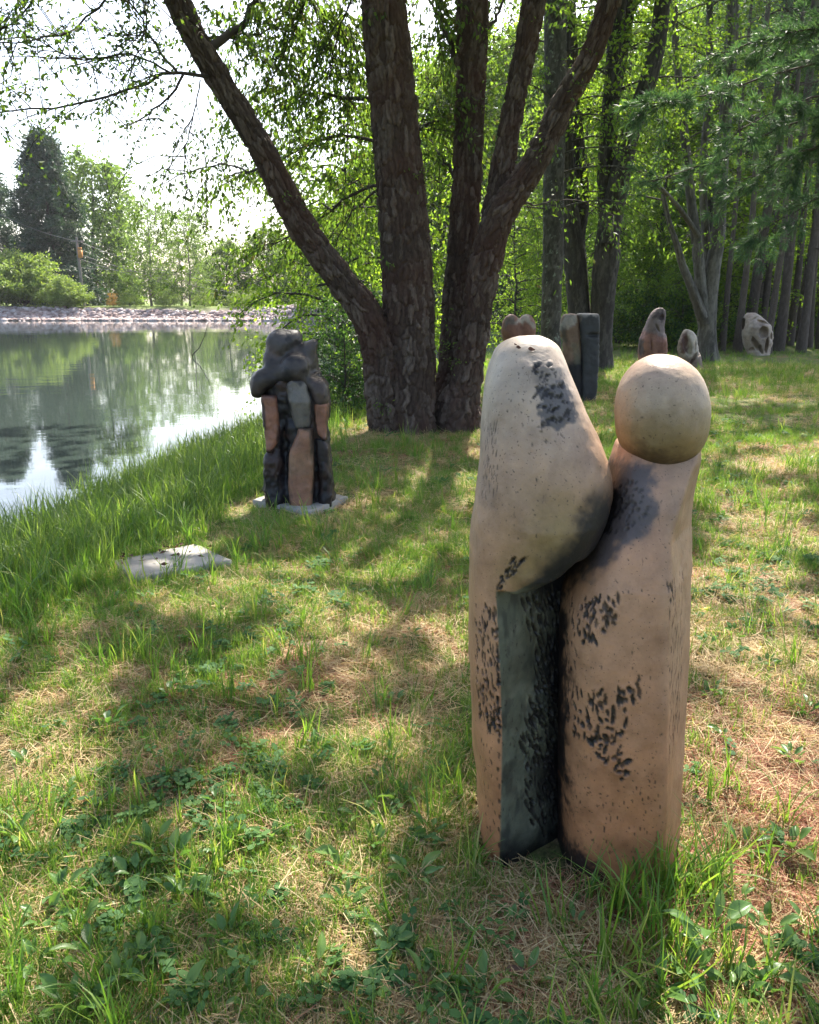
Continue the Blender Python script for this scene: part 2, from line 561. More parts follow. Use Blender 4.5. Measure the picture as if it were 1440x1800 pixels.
#==SETTING==
# ------------------------------------------------------------------ the setting: ground, pond
SHORE = [(-16, -14), (-10, -3)] + [tuple(G(a, b, WATER_Z)[:2]) for a, b in (
    (-420, 1120), (-150, 1052), (0, 992), (120, 938), (240, 880), (350, 820), (450, 768), (560, 716), (650, 678), (780, 652),
    (880, 634), (1000, 622), (1095, 609), (1140, 596), (1150, 584), (1120, 574), (1000, 571), (860, 570), (700, 568), (570, 565),
    (430, 563), (0, 563), (-700, 563))] + [(-150, 60), (-110, -14)]
SHORE = np.array(SHORE, float)


def shore_dist(x, y):
    """metres to the water's edge, positive on land"""
    x = np.asarray(x, float); y = np.asarray(y, float)
    dmin = np.full(x.shape, 1e9)
    ins = np.zeros(x.shape, bool)
    n = len(SHORE)
    for i in range(n):
        a, b = SHORE[i], SHORE[(i + 1) % n]
        e = b - a
        t = np.clip(((x - a[0]) * e[0] + (y - a[1]) * e[1]) / (e @ e), 0, 1)
        dmin = np.minimum(dmin, (x - a[0] - t * e[0]) ** 2 + (y - a[1] - t * e[1]) ** 2)
        c = (a[1] > y) != (b[1] > y)
        xi = a[0] + (y - a[1]) * e[0] / (e[1] if abs(e[1]) > 1e-9 else 1e-9)
        ins ^= c & (x < xi)
    return np.where(ins, -1, 1) * np.sqrt(dmin)


def ground_z(x, y, d=None):
    x = np.asarray(x, float); y = np.asarray(y, float)
    if d is None:
        d = shore_dist(x, y)
    wav = (fbm(np.stack([x * 0.35, y * 0.35], -1), 2, 3) - 0.5) * 0.5 * sstep(2, 20, y) * (y < 60)
    dd = d + wav
    near = 0.45 * sstep(-0.4, 2.0, dd)
    dam = 1.38 * sstep(0.9, 4.4, d)
    w = sstep(66, 80, y) * sstep(-2, -10, x)
    z = WATER_Z + near * (1 - w) + dam * w - 0.9 * sstep(0.2, 4, -d)
    z = z + 0.9 * sstep(9, 34, x - 0.1 * y) * sstep(0, 3, d)
    r = np.hypot(x, y)
    bumps = (fbm(np.stack([x, y], -1) * 1.1, 3, 21) - 0.5) * 0.09 + (vnoise(np.stack([x, y], -1) * 9, 25) - 0.5) * 0.02 * (r < 15)
    flat = np.exp(-((x - 0.46) ** 2 + (y - 1.95) ** 2) / 0.40)
    return z + bumps * sstep(-0.2, 0.8, d) * (1 - 0.97 * flat)


def build_ground():
    nr, na = 430, 310
    r = np.r_[0.0, 0.3 * (900 / 0.3) ** (np.arange(nr - 1) / (nr - 2))]
    th = np.linspace(0, 2 * math.pi, na, endpoint=False)
    # finer steps in the direction looked at
    th = th + 0.55 * np.sin(2 * (th - math.pi / 2)) * -0.5
    x = r[:, None] * np.cos(th)[None]; y = r[:, None] * np.sin(th)[None]
    d = shore_dist(x, y)
    z = ground_z(x, y, d)
    v = np.stack([x, y, z], -1).reshape(-1, 3)
    i = np.arange(nr - 1)[:, None] * na; j = np.arange(na)[None]; j2 = (j + 1) % na
    q = np.stack([i + j, i + na + j, i + na + j2, i + j2], -1).reshape(-1, 4)
    R = np.hypot(x, y)
    g = sstep(22, 45, R) 
    gravel = (y > 66) * (x < -4) * sstep(3.9, 3.3, d)
    mud = sstep(0.15, -0.35, d) * (y < 66)
    me = mesh_np('ground', v, quads=q, attrs={'g': g.ravel(), 'mud': mud.ravel(), 'gravel': gravel.ravel()}, mats=[M['ground']])
    return tag(obj('ground', me), kind='structure')


build_ground()
_w = np.array([(-400, -60), (400, -60), (400, 400), (-400, 400)], float)
wme = mesh_np('pond_water', [(-170, -30, WATER_Z), (60, -30, WATER_Z), (60, 93, WATER_Z), (-170, 93, WATER_Z)], quads=[(0, 1, 2, 3)], smooth=False, mats=[M['water']])
tag(obj('pond_water', wme), kind='structure')

_ph = (1 + 5 ** 0.5) / 2
ICO_V = nrm(np.array([(-1, _ph, 0), (1, _ph, 0), (-1, -_ph, 0), (1, -_ph, 0), (0, -1, _ph), (0, 1, _ph), (0, -1, -_ph), (0, 1, -_ph), (_ph, 0, -1), (_ph, 0, 1), (-_ph, 0, -1), (-_ph, 0, 1)], float))
ICO_F = np.array([(0, 11, 5), (0, 5, 1), (0, 1, 7), (0, 7, 10), (0, 10, 11), (1, 5, 9), (5, 11, 4), (11, 10, 2), (10, 7, 6), (7, 1, 8), (3, 9, 4), (3, 4, 2), (3, 2, 6), (3, 6, 8), (3, 8, 9), (4, 9, 5), (2, 4, 11), (6, 2, 10), (8, 6, 7), (9, 8, 1)])


def riprap():
    r = np.random.default_rng(11)
    b = Buf()
    N = 7500
    a0, a1 = G(-520, 563, WATER_Z)[:2], G(520, 564, WATER_Z)[:2]
    t = r.random(N)
    s = r.random(N) * 4.2 - 0.5
    x = a0[0] + (a1[0] - a0[0]) * t
    y = a0[1] + (a1[1] - a0[1]) * t + s
    z = WATER_Z + 1.36 * sstep(-0.5, 3.0, shore_dist(x, y)) + 0.04 * r.normal(size=N)
    for k in range(N):
        sz = 0.15 + 0.24 * r.random() ** 2
        v = ICO_V * (sz * (0.65 + 0.7 * r.random((12, 1)))) * np.array([1.2, 1, 0.7])
        ca, sa = math.cos(k * 2.4), math.sin(k * 2.4)
        v = v @ np.array([[ca, -sa, 0], [sa, ca, 0], [0, 0, 1]])
        b.add(v + (x[k], y[k], z[k]), t=ICO_F, a=r.random())
    o = obj('riprap_stones', b.mesh('riprap_stones', [M['riprap']], smooth=False))
    tag(o, 'bank of pale broken stones along the far shore of the pond', kind='stuff')


riprap()

# ------------------------------------------------------------------ foliage builders


def limb_twigs(W, L, limb, r, n_tw, ln, droop, leaf, wd, n_leaf, t0=0.15, out=0.8, r_tw=0.006, hang=0.3, spread=0.05, vb=0.0, allow=None, wander=0.25):
    """twigs with leaves along one limb (rows x, y, z)"""
    limb = np.asarray(limb, float)[:, :3]
    tang = nrm(np.gradient(limb, axis=0))
    for k in range(n_tw):
        t = t0 + (1 - t0) * (k + r.random()) / n_tw
        f = t * (len(limb) - 1); i = min(int(f), len(limb) - 2); f -= i
        p0 = limb[i] * (1 - f) + limb[i + 1] * f
        d = tang[i] * 0.55 + nrm(r.normal(size=3) * (1, 1, 0.7)) * out
        d = d / np.linalg.norm(d)
        l = ln * (0.55 + 0.8 * r.random()) * (1.15 - 0.4 * t)
        m = 5
        s = np.linspace(0, 1, m)[:, None]
        bend = r.normal(size=3) * wander * l
        p = p0 + d * l * s + bend * s * (1 - s) + np.array([0, 0, -droop * l]) * s ** 2
        if allow is not None and not allow(p[-1]):
            continue
        if W is not None:
            tube(W, p, np.linspace(r_tw, r_tw * 0.35, m), 3)
        nl = max(1, int(n_leaf * (0.6 + 0.8 * r.random())))
        u = 0.12 + 0.88 * r.random(nl)
        fi = u * (m - 1); ii = np.minimum(fi.astype(int), m - 2); ff = (fi - ii)[:, None]
        q = p[ii] * (1 - ff) + p[ii + 1] * ff + r.normal(size=(nl, 3)) * spread
        ax = nrm(p[ii + 1] - p[ii]) * 0.6 + r.normal(size=(nl, 3)) * 0.6 + np.array([0, 0, -hang])
        vv = np.clip(r.random(nl) * 0.8 + vb + 0.2 * r.random(), 0, 1)
        leaves(L, q, ax, leaf * (0.65 + 0.6 * r.random(nl)), wd * (0.65 + 0.6 * r.random(nl)), r, vv)


def make_crown(r, H, z0, R, n_limb, n_tw, n_leaf, leaf, wd, shape='round', droop=0.25, ln=None, up=0.35, spread=0.08, hang=0.3, trunk=None, W=None, L=None, r_limb=0.035):
    """limbs, twigs and leaves round a trunk"""
    W = W or Buf(); L = L or Buf()
    for k in range(n_limb):
        u = (k + r.random()) / n_limb
        z = z0 + (H - z0) * u
        if shape == 'round':
            rad = R * (0.35 + 0.65 * math.sin(math.pi * min(1, 0.18 + 0.78 * u)) ** 0.8)
        elif shape == 'cone':
            rad = R * (1.0 - 0.88 * u ** 1.9) * (0.85 + 0.15 * math.cos(9 * u))
        else:
            rad = R * (0.6 + 0.4 * math.sin(math.pi * u))
        rad *= 0.75 + 0.45 * r.random()
        a = k * 2.399 + r.normal() * 0.5
        d = np.array([math.cos(a), math.sin(a), 0])
        c = np.zeros(3) if trunk is None else np.array([np.interp(z * 0.86, trunk[:, 2], trunk[:, 0]), np.interp(z * 0.86, trunk[:, 2], trunk[:, 1]), 0])
        upk = up * (1 - 0.4 * u) if shape != 'cone' else up
        s = np.linspace(0, 1, 6)[:, None]
        st = np.array([0, 0, max(z0 * 0.5, z - rad * max(upk, 0) * 0.9)])
        p = c + st + d * rad * s + np.array([0, 0, 1]) * rad * upk * (1.3 * s - 0.5 * s ** 2) - np.array([0, 0, droop * rad]) * s ** 2.4
        p[1:] += r.normal(size=(5, 3)) * rad * 0.04
        tube(W, p, np.linspace(r_limb * (1.1 - 0.6 * u), 0.006, 6), 5)
        limb_twigs(W, L, p, r, n_tw, (ln or R * 0.38), droop, leaf, wd, n_leaf, t0=0.22, spread=spread, hang=hang)
    return W, L


def simple_trunk(r, H, r0, lean=0.04, mat='bark_dark', n=14):
    s = np.linspace(0, 1, n)
    w = np.cumsum(r.normal(size=(n, 2)) * lean, axis=0) * H / n * 2
    p = np.stack([w[:, 0] - w[0, 0], w[:, 1] - w[0, 1], s * H - 0.15], -1)
    rad = r0 * (1 - 0.8 * s) * (1 + 0.5 * np.exp(-s * H * 1.6))
    return np.c_[p, rad]


def tree_proto(seed, H, z0, R, r0, n_limb, n_tw, n_leaf, leaf, wd, leaf_m, bark_m, **kw):
    r = np.random.default_rng(seed)
    tr = simple_trunk(r, H * 0.95, r0)
    tb = Buf()
    sp = spline(tr, 26)
    tube(tb, sp[:, :3], sp[:, 3], 10)
    W, L = make_crown(r, H, z0, R, n_limb, n_tw, n_leaf, leaf, wd, trunk=tr, **kw)
    return {'trunk': tb.mesh('trunk', [M[bark_m]]), 'branches': W.mesh('branches', [M[bark_m]]), 'crown': L.mesh('crown', [M[leaf_m]], smooth=False)}


def place_tree(name, proto, x, y, scale, rz, label, cat='tree', group=None, dz=0.0, leaf_m=None):
    z = float(ground_z(np.array([x]), np.array([y]))[0]) + dz
    e = empty(name, (x, y, z), rz, label, cat, group)
    e.scale = (scale, scale, scale)
    for k, me in proto.items():
        o = obj({'crown': 'crown', 'branches': 'branches', 'trunk': 'trunk'}.get(k, k), me, e)
        if k in ('crown', 'branches'):
            o['kind'] = 'stuff'
        if k == 'crown' and leaf_m is not None:
            o.material_slots[0].link = 'OBJECT'
            o.material_slots[0].material = M[leaf_m]
    return e


def atx(px, Y):
    """x of a pixel column at depth Y on the ground"""
    return float((px - 720) / FPX * (Y * math.cos(PITCH) + CAM_H * math.sin(PITCH)))


def tp(rows, thin=0.0):
    """pixel rows (px, py, depth, width in px) -> x, y, z, radius"""
    out = []
    for px, py, Y, w in rows:
        p = P(px, py, Y)
        dep = (p - _C) @ _F
        out.append((*p, max(w * 0.5 * dep / FPX - thin, 0.02)))
    return np.array(out)


# sun patches measured on the lawn; gaps in the unseen crown shaped to them
LIT = [(240, 1330, 270, 130, 1), (560, 1142, 70, 28, 1), (90, 1480, 150, 60, .8), (420, 1260, 120, 70, .8), (180, 1700, 260, 90, .65), (640, 1330, 90, 60, .6),
       (742, 828, 20, 42, 1), (830, 835, 16, 48, 1), (800, 1135, 34, 34, 1), (470, 1035, 60, 16, .9), (620, 1005, 70, 22, .8), (250, 985, 50, 12, .9),
       (1290, 890, 90, 32, 1), (1370, 955, 90, 34, 1), (1330, 1045, 130, 50, .8), (1290, 1240, 60, 30, .5), (1400, 1300, 60, 30, .6), (1310, 1500, 130, 90, 1), (1290, 1690, 140, 110, .9),
       (1250, 1060, 40, 18, 1), (1400, 1420, 60, 30, .7), (960, 1720, 90, 50, .5), (620, 1700, 70, 60, .55), (450, 1560, 120, 60, .7), (90, 1620, 120, 50, .8), (330, 1470, 90, 40, .6), (520, 1740, 120, 50, .7), (60, 1750, 90, 50, .8), (720, 1440, 50, 30, .5), (1050, 1770, 120, 40, .5),
       (1390, 640, 80, 16, 1), (1290, 640, 60, 14, 1), (1330, 715, 90, 14, .7), (1100, 690, 60, 12, .6), (1280, 770, 60, 14, .7), (1400, 820, 80, 16, .7),
       (330, 840, 160, 80, .9), (600, 740, 60, 60, 1), (120, 930, 120, 50, .9), (660, 900, 60, 14, .5)]
LIT_LINES = [(G(930, 1540) * 0 + P(925, 596, 2.05), 0.16), (P(1165, 640, 2.03), 0.15), (P(870, 800, 2.0), 0.05)]  # crown gaps kept open so sun strikes the pale sculpture


def lit_mask(x, y):
    px, py, w = to_px(np.stack([x, y, np.zeros_like(x)], -1))
    m = np.zeros_like(x)
    j = (vnoise(np.stack([x, y], -1) * 3.0, 77) - 0.5) * 0.8
    for cx, cy, rx, ry, s in LIT:
        e = np.sqrt(((px - cx) / rx) ** 2 + ((py - cy) / ry) ** 2) + j
        e = e * np.minimum(1, (rx * ry / 9000.0) ** 0.18)
        m = np.maximum(m, s * sstep(1.25, 0.95, e) * (w > 0.2))
    for p, rad in LIT_LINES:
        g = p - SUNV * (p[2] / SUNV[2])
        m = np.maximum(m, sstep(rad * 1.5, rad, np.hypot(x - g[0], y - g[1])))
    f1 = vnoise(np.stack([x, y], -1) * 4.4, 91); f2 = vnoise(np.stack([x, y], -1) * 1.1, 92)
    shade = sstep(0.33, 0.41, f1 * 0.7 + f2 * 0.3)                # sprays of leaves inside the gaps
    return np.maximum(m * (0.12 + 0.88 * shade), 0.95 * sstep(0.545, 0.60, f1 * 0.72 + f2 * 0.28))


# ------------------------------------------------------------------ the big multi-stemmed tree
T1 = [(688, 778, 9.5, 76), (678, 700, 9.5, 78), (668, 620, 9.5, 70), (645, 553, 9.46, 62), (606, 500, 9.42, 56), (532, 400, 9.35, 54), (467, 275, 9.25, 52), (392, 150, 9.15, 50), (340, 60, 9.1, 50), (312, 0, 9.05, 50), (285, -70, 9.0, 48), (240, -250, 9.0, 42), (200, -560, 9.0, 26)]
T2 = [(716, 780, 9.55, 110), (717, 700, 9.6, 104), (718, 600, 9.62, 98), (717, 500, 9.64, 95), (706, 350, 9.66, 91), (698, 250, 9.66, 89), (686, 120, 9.66, 87), (673, 0, 9.66, 85), (662, -120, 9.7, 82), (650, -400, 9.8, 66), (640, -800, 9.9, 40)]
T3 = [(798, 770, 10.0, 110), (802, 700, 10.1, 90), (806, 600, 10.2, 70), (807, 520, 10.2, 62), (816, 400, 10.2, 57), (824, 250, 10.2, 57), (829, 100, 10.2, 59), (831, 0, 10.2, 61), (835, -150, 10.2, 57), (842, -600, 10.3, 36)]
T4 = [(794, 780, 9.7, 88), (806, 715, 9.7, 82), (815, 680, 9.7, 68), (832, 600, 9.66, 57), (843, 517, 9.65, 59), (857, 447, 9.63, 60), (876, 385, 9.6, 60), (904, 340, 9.58, 55), (932, 300, 9.55, 51), (965, 235, 9.52, 48), (993, 175, 9.5, 47), (1037, 100, 9.45, 45), (1060, 40, 9.42, 43), (1072, 0, 9.4, 43), (1085, -60, 9.4, 41), (1112, -250, 9.4, 34), (1135, -560, 9.4, 22)]
T5 = [(862, 440, 9.78, 40), (868, 400, 9.8, 52), (883, 300, 9.85, 47), (906, 170, 9.9, 44), (925, 80, 9.92, 46), (938, 0, 9.95, 50), (955, -120, 9.95, 47), (982, -560, 10, 30)]
base = G(742, 762)
big = empty('multi_stem_tree', (base[0], base[1], 0), 0, 'large multi-stemmed tree with thick shaggy dark bark standing behind the pale foreground sculpture', 'tree')
B0 = (base[0], base[1], 0)
stems = []
for k, (rows, fl) in enumerate(((T1, (3, .22, .35)), (T2, (5, .26, .4)), (T3, (4, .18, .4)), (T4, (5, .28, .35)), (T5, None))):
    path = tp(rows, 0.026)
    stems.append(path)
    tk = bark_trunk('trunk', path, M['bark_shaggy'], cell=(0.044, 0.20), depth=0.034, dv=0.015, nu=104 if k != 1 else 150, flare=fl, seed=20 + k * 7, parent=big, shift=B0)
    tk['label'] = ('stem leaning far to the left over the pond', 'thickest upright stem in the middle', 'straight stem at the back', 'stem curving to the upper right', 'stem splitting off upward from the right one')[k]

rb = np.random.default_rng(5)
bw, bl = Buf(), Buf()


def limb_px(rows, n=14):
    return spline(np.array([P(a, b, c) for a, b, c in rows]), n)


def add_limb(rows, r0, r1=0.005, n=14, sides=6, jit=0.012):
    p = limb_px(rows, n)
    p[1:-1] += rb.normal(size=(n - 2, 3)) * jit
    tube(bw, p, np.linspace(r0, r1, n), sides)
    return p


# limbs that reach left over the pond: sparse twigs against the sky
sparse = dict(n_tw=26, ln=0.85, droop=0.22, leaf=0.062, wd=0.027, n_leaf=22, out=0.75, r_tw=0.0065, hang=0.35, spread=0.03, wander=0.55)
for rows, r0, kw in (
        ([(382, 138, 9.15), (300, 128, 8.9), (230, 155, 8.7), (150, 178, 8.5), (60, 190, 8.2), (-60, 205, 8.0)], 0.020, {}),
        ([(322, 131, 8.95), (290, 178, 8.9), (255, 205, 8.8), (210, 222, 8.7)], 0.014, dict(n_tw=7)),
        ([(312, 128, 8.95), (270, 75, 8.8), (240, 20, 8.7), (190, -50, 8.6)], 0.016, {}),
        ([(300, 128, 8.9), (230, 100, 8.6), (140, 105, 8.4), (40, 60, 8.2)], 0.012, {}),
        ([(352, 140, 9.0), (338, 220, 8.9), (324, 285, 8.9), (330, 335, 8.8)], 0.008, dict(n_tw=10, droop=0.6)),
        ([(250, -90, 8.8), (190, -10, 8.6), (130, 50, 8.5), (50, 75, 8.3), (-40, 70, 8.2)], 0.014, dict(n_tw=22)),
        ([(120, -90, 8.6), (70, -20, 8.4), (20, 40, 8.3), (-60, 90, 8.2)], 0.012, dict(n_tw=20)),
        ([(280, -60, 9.0), (255, 0, 8.7), (255, 60, 8.5), (235, 120, 8.5)], 0.008, dict(n_tw=10, droop=.5))):
    p = add_limb(rows, r0)
    limb_twigs(bw, bl, p, rb, **{**sparse, **kw})
# leafy limbs between and behind the stems, hanging down in long sprays
dense = dict(n_tw=46, ln=0.95, droop=0.62, leaf=0.075, wd=0.034, n_leaf=34, out=0.9, r_tw=0.005, hang=0.9, spread=0.035)
for rows, r0, kw in (
        ([(358, 92, 9.12), (425, 45, 9.6), (465, -30, 9.9), (520, -120, 10.2)], 0.05, dict(n_tw=26)),
        ([(345, 66, 9.1), (450, 60, 10.2), (520, 40, 10.6), (600, 50, 11)], 0.02, {}),
        ([(430, -80, 9.6), (500, -40, 9.9), (560, 20, 10.2), (620, 60, 10.4)], 0.022, {}),
        ([(560, -120, 9.8), (540, -20, 10.0), (510, 70, 10.2), (470, 150, 10.4)], 0.02, {}),
        ([(690, 176, 9.7), (600, 170, 10.2), (545, 165, 10.6), (480, 190, 11), (420, 240, 11.3)], 0.028, dict(n_tw=40)),
        ([(698, 255, 9.7), (600, 240, 10.3), (540, 255, 10.8), (450, 300, 11.2), (380, 330, 11.5)], 0.024, dict(n_tw=40)),
        ([(702, 318, 9.7), (610, 345, 10.1), (565, 385, 10.4), (500, 420, 10.8), (430, 440, 11.2)], 0.022, dict(n_tw=36)),
        ([(702, 312, 9.7), (620, 370, 10.0), (590, 432, 10.1)], 0.020, dict(n_tw=12)),
        ([(470, 282, 9.26), (440, 300, 10.0), (380, 290, 10.6), (320, 310, 11), (270, 330, 11.2)], 0.016, dict(n_tw=26, n_leaf=16)),
        ([(698, 250, 9.7), (770, 210, 10.6), (800, 200, 11.2), (850, 230, 11.6)], 0.022, {}),
        ([(820, 335, 10.2), (770, 270, 10.8), (750, 240, 11.2)], 0.03, dict(n_tw=14)),
        ([(829, 160, 10.2), (770, 30, 10.5), (740, -30, 10.8)], 0.05, dict(n_tw=18)),
        ([(832, 70, 10.2), (880, 20, 10.8), (900, -60, 11.2)], 0.03, dict(n_tw=16)),
        ([(720, -120, 9.9), (770, 0, 10.5), (780, 90, 11), (770, 150, 11.2)], 0.02, {}),
        ([(900, 345, 9.6), (960, 360, 10.6), (1010, 350, 11), (1080, 380, 11.5)], 0.014, dict(n_tw=14, n_leaf=12)),
        ([(690, -120, 9.8), (640, -40, 9.9), (600, 40, 10), (580, 130, 10.1)], 0.02, {})):
    p = add_limb(rows, r0)
    limb_twigs(bw, bl, p, rb, **{**dense, **kw})
# epicormic sprouts on the stems
for px, py, Y in ((1000, 175, 9.35), (985, 120, 9.4), (750, 330, 9.45), (735, 340, 9.5), (885, 60, 9.6), (840, 190, 10.0), (845, 210, 10.0), (960, 240, 9.35), (690, 720, 9.3), (790, 650, 9.5), (787, 630, 9.5), (665, 330, 9.5), (360, 60, 8.9), (520, 360, 9.2), (770, 560, 9.5)):
    p0 = P(px, py, Y)
    lm = np.array([p0, p0 + rb.normal(size=3) * 0.04 + (0, -0.05, 0.05), p0 + rb.normal(size=3) * 0.10 + (0, -0.1, 0.05)])
    limb_twigs(bw, bl, lm, rb, 7, 0.28, 0.3, 0.045, 0.02, 4, r_tw=0.003, spread=0.02)
tag(obj('branches', bw.mesh('branches', [M['twig']], shift=B0), big), kind='stuff')
tag(obj('foliage', bl.mesh('foliage', [M['leaf_narrow']], smooth=False, shift=B0), big), kind='stuff')

# unseen crown above the frame: leaf sprays and gaps shaped to dapple the lawn
cw, cl = Buf(), Buf()
rc = np.random.default_rng(9)
NS = 9000
gx = rc.uniform(-8.5, 8.5, NS); gy = rc.uniform(-3.5, 13.5, NS)
h = 5.0 + 6.5 * rc.random(NS) ** 0.9
pos = np.stack([gx, gy, np.zeros(NS)], -1) + SUNV * (h / SUNV[2])[:, None]
keep = rc.random(NS) > lit_mask(gx, gy) * 1.3
ppx, ppy, pw = to_px(pos)
vis = (pw > 0) & (ppy > -70) & (ppx > -120) & (ppx < 1560)
pos = pos[keep & ~vis]
n = len(pos)
nl = 12
q = np.repeat(pos, nl, 0) + rc.normal(size=(n * nl, 3)) * 0.10
ax = nrm(rc.normal(size=(len(q), 3)) * 0.7 + (0, 0, -0.4))
qm = q + ax * 0.09
lg = lit_mask(*(qm - SUNV * (qm[:, 2:3] / SUNV[2]))[:, :2].T)
kk = rc.random(len(q)) > lg * 1.6
q, ax = q[kk], ax[kk]
qx, qy, qw = to_px(q)
kk = ~((qw > 0) & (qy > -40) & (qx > -60) & (qx < 1500))
q, ax = q[kk], ax[kk]
leaves(cl, q, ax, 0.20 * (0.7 + 0.6 * rc.random(len(q))), 0.12 * (0.7 + 0.6 * rc.random(len(q))), rc)
# limbs that carry the crown
tops = [s[-1][:3] for s in stems]
for k in range(44):
    s = stems[k % 5]
    f = 0.62 + 0.38 * rc.random()
    i = int(f * (len(s) - 1))
    a = s[i][:3]
    if a[2] < 5.2: a = s[-2][:3]
    b = pos[rc.integers(n)]
    m = np.linspace(0, 1, 8)[:, None]
    p = a * (1 - m) + b * m + rc.normal(size=(8, 3)) * 0.08 * np.sin(math.pi * m) + np.array([0, 0, 0.5]) * np.sin(math.pi * m)
    px_, py_, w_ = to_px(p)
    if np.any((w_ > 0) & (py_ > -30) & (px_ > -40) & (px_ < 1480)):
        continue
    tube(cw, p, np.linspace(0.035, 0.006, 8), 5)
tag(obj('crown_limbs', cw.mesh('crown_limbs', [M['twig']], shift=B0), big), kind='stuff')
tag(obj('crown', cl.mesh('crown', [M['leaf_big']], smooth=False, shift=B0), big), kind='stuff')

# ------------------------------------------------------------------ trees with traced stems on the right


def stem_tree(name, stems_rows, bark, label, cell, depth, nu, crown_kw, seed, leaf_m='leaf_wood', flare=(4, .25, .6)):
    paths = [tp(r_) for r_ in stems_rows]
    b0 = paths[0][0][:3].copy()
    b0[2] = float(ground_z(b0[:1], b0[1:2])[0])
    e = empty(name, tuple(b0), 0, label, 'tree')
    for k, p in enumerate(paths):
        bark_trunk('trunk', p, M[bark], cell=cell, depth=depth, dv=0.04, nu=nu, flare=flare if p[0][2] < 0.4 else None, seed=seed + k * 3, parent=e, shift=b0)
    r = np.random.default_rng(seed)
    W, L = Buf(), Buf()
    for p in paths:
        sp = spline(p, 40)
        zs = crown_kw['z']
        for k in range(crown_kw['n']):
            z = zs[0] + (zs[1] - zs[0]) * r.random()
            if z > sp[-1][2] or z < sp[0][2] + 0.3: continue
            i = int(np.argmin(np.abs(sp[:, 2] - z)))
            a = r.uniform(0, 2 * math.pi)
            l = crown_kw['r'] * (0.5 + 0.7 * r.random())
            s = np.linspace(0, 1, 6)[:, None]
            q = sp[i][:3] + np.array([math.cos(a), math.sin(a), 0.35]) * l * s - np.array([0, 0, 0.45 * l]) * s ** 2 + r.normal(size=(6, 3)) * 0.04 * s
            tube(W, q, np.linspace(0.022, 0.005, 6), 5)
            limb_twigs(W, L, q, r, crown_kw['tw'], l * 0.42, 0.35, crown_kw['leaf'], crown_kw['leaf'] * 0.55, crown_kw['nl'], r_tw=0.006, hang=0.4, spread=0.06)
    tag(obj('branches', W.mesh('branches', [M[bark]], shift=b0), e), kind='stuff')
    tag(obj('crown', L.mesh('crown', [M[leaf_m]], smooth=False, shift=b0), e), kind='stuff')
    return e


stem_tree('broadleaf_tree', [[(968, 672, 17, 46), (968, 600, 17, 36), (972, 450, 17, 35), (974, 300, 17, 36), (976, 150, 17, 38), (976, 0, 17, 39), (976, -150, 17, 37), (978, -700, 17, 24)]],
          'bark_lichen', 'single straight tree trunk spotted with grey lichen, between the shaggy tree and the forked tree', (0.05, 0.13), 0.016, 48, dict(n=26, z=(3.0, 12), r=2.0, tw=9, nl=13, leaf=0.10), 41, 'leaf_wood')
stem_tree('broadleaf_tree', [
    [(1028, 668, 18.6, 74), (1022, 592, 18.6, 44), (1018, 540, 18.6, 38), (1012, 470, 18.6, 38), (1006, 415, 18.6, 34), (1000, 350, 18.6, 26), (997, 290, 18.6, 23), (992, 180, 18.6, 21), (985, 50, 18.6, 19), (978, -200, 18.6, 14)],
    [(1010, 430, 18.8, 30), (1018, 395, 18.8, 27), (1023, 350, 18.9, 25), (1018, 280, 18.9, 24), (1011, 200, 19, 23), (1006, 120, 19, 22), (1002, 0, 19, 20), (1000, -200, 19, 14)],
    [(1044, 668, 18.4, 74), (1056, 592, 18.4, 41), (1062, 500, 18.4, 42), (1068, 440, 18.4, 44), (1068, 390, 18.4, 32), (1066, 300, 18.4, 30), (1073, 200, 18.4, 29), (1080, 100, 18.4, 27), (1088, 0, 18.4, 25), (1096, -200, 18.4, 18)],
    [(1066, 430, 18.2, 38), (1076, 380, 18.2, 37), (1092, 300, 18.1, 35), (1110, 230, 18.1, 32), (1135, 155, 18.0, 30), (1155, 80, 18.0, 29), (1165, 0, 18.0, 27), (1180, -100, 18.0, 22), (1210, -400, 18, 14)],
    [(1074, 210, 18.5, 16), (1084, 160, 18.6, 17), (1096, 90, 18.7, 17), (1110, 0, 18.8, 16), (1122, -150, 18.8, 12)]],
    'bark_dark', 'dark ridged tree that forks into several upright stems just behind the black block sculpture', (0.035, 0.34), 0.018, 48, dict(n=16, z=(3.6, 11), r=2.2, tw=9, nl=14, leaf=0.105), 52, 'leaf_bright')
stem_tree('broadleaf_tree', [
    [(1242, 648, 21, 48), (1243, 600, 21, 33), (1245, 540, 21, 30), (1252, 480, 21, 26), (1262, 420, 21, 24), (1266, 350, 21, 22), (1272, 250, 21, 22), (1280, 150, 21, 22), (1287, 50, 21, 22), (1292, -60, 21, 20), (1300, -400, 21, 12)],
    [(1238, 570, 20.9, 22), (1231, 490, 20.9, 19), (1224, 420, 20.9, 18), (1215, 350, 20.9, 16), (1208, 280, 20.9, 15), (1200, 200, 20.9, 14), (1190, 100, 20.9, 12), (1182, -60, 20.9, 9)],
    [(1235, 560, 20.8, 20), (1214, 500, 20.7, 15), (1200, 465, 20.7, 13), (1190, 430, 20.6, 11), (1178, 395, 20.6, 9), (1165, 340, 20.6, 7)],
    [(1228, 415, 20.8, 9), (1190, 360, 20.4, 8), (1150, 320, 20.0, 6), (1108, 290, 19.6, 4)],
    [(1250, 500, 21.2, 16), (1240, 400, 21.3, 14), (1236, 300, 21.3, 13), (1245, 180, 21.4, 12), (1248, 0, 21.4, 11), (1250, -200, 21.4, 8)]],
    'bark_pale', 'pale smooth-barked tree splitting low into thin stems, beside the small cream sculpture', (0.06, 0.5), 0.010, 40, dict(n=15, z=(2.6, 11), r=2.1, tw=8, nl=13, leaf=0.105), 63, 'leaf_wood')
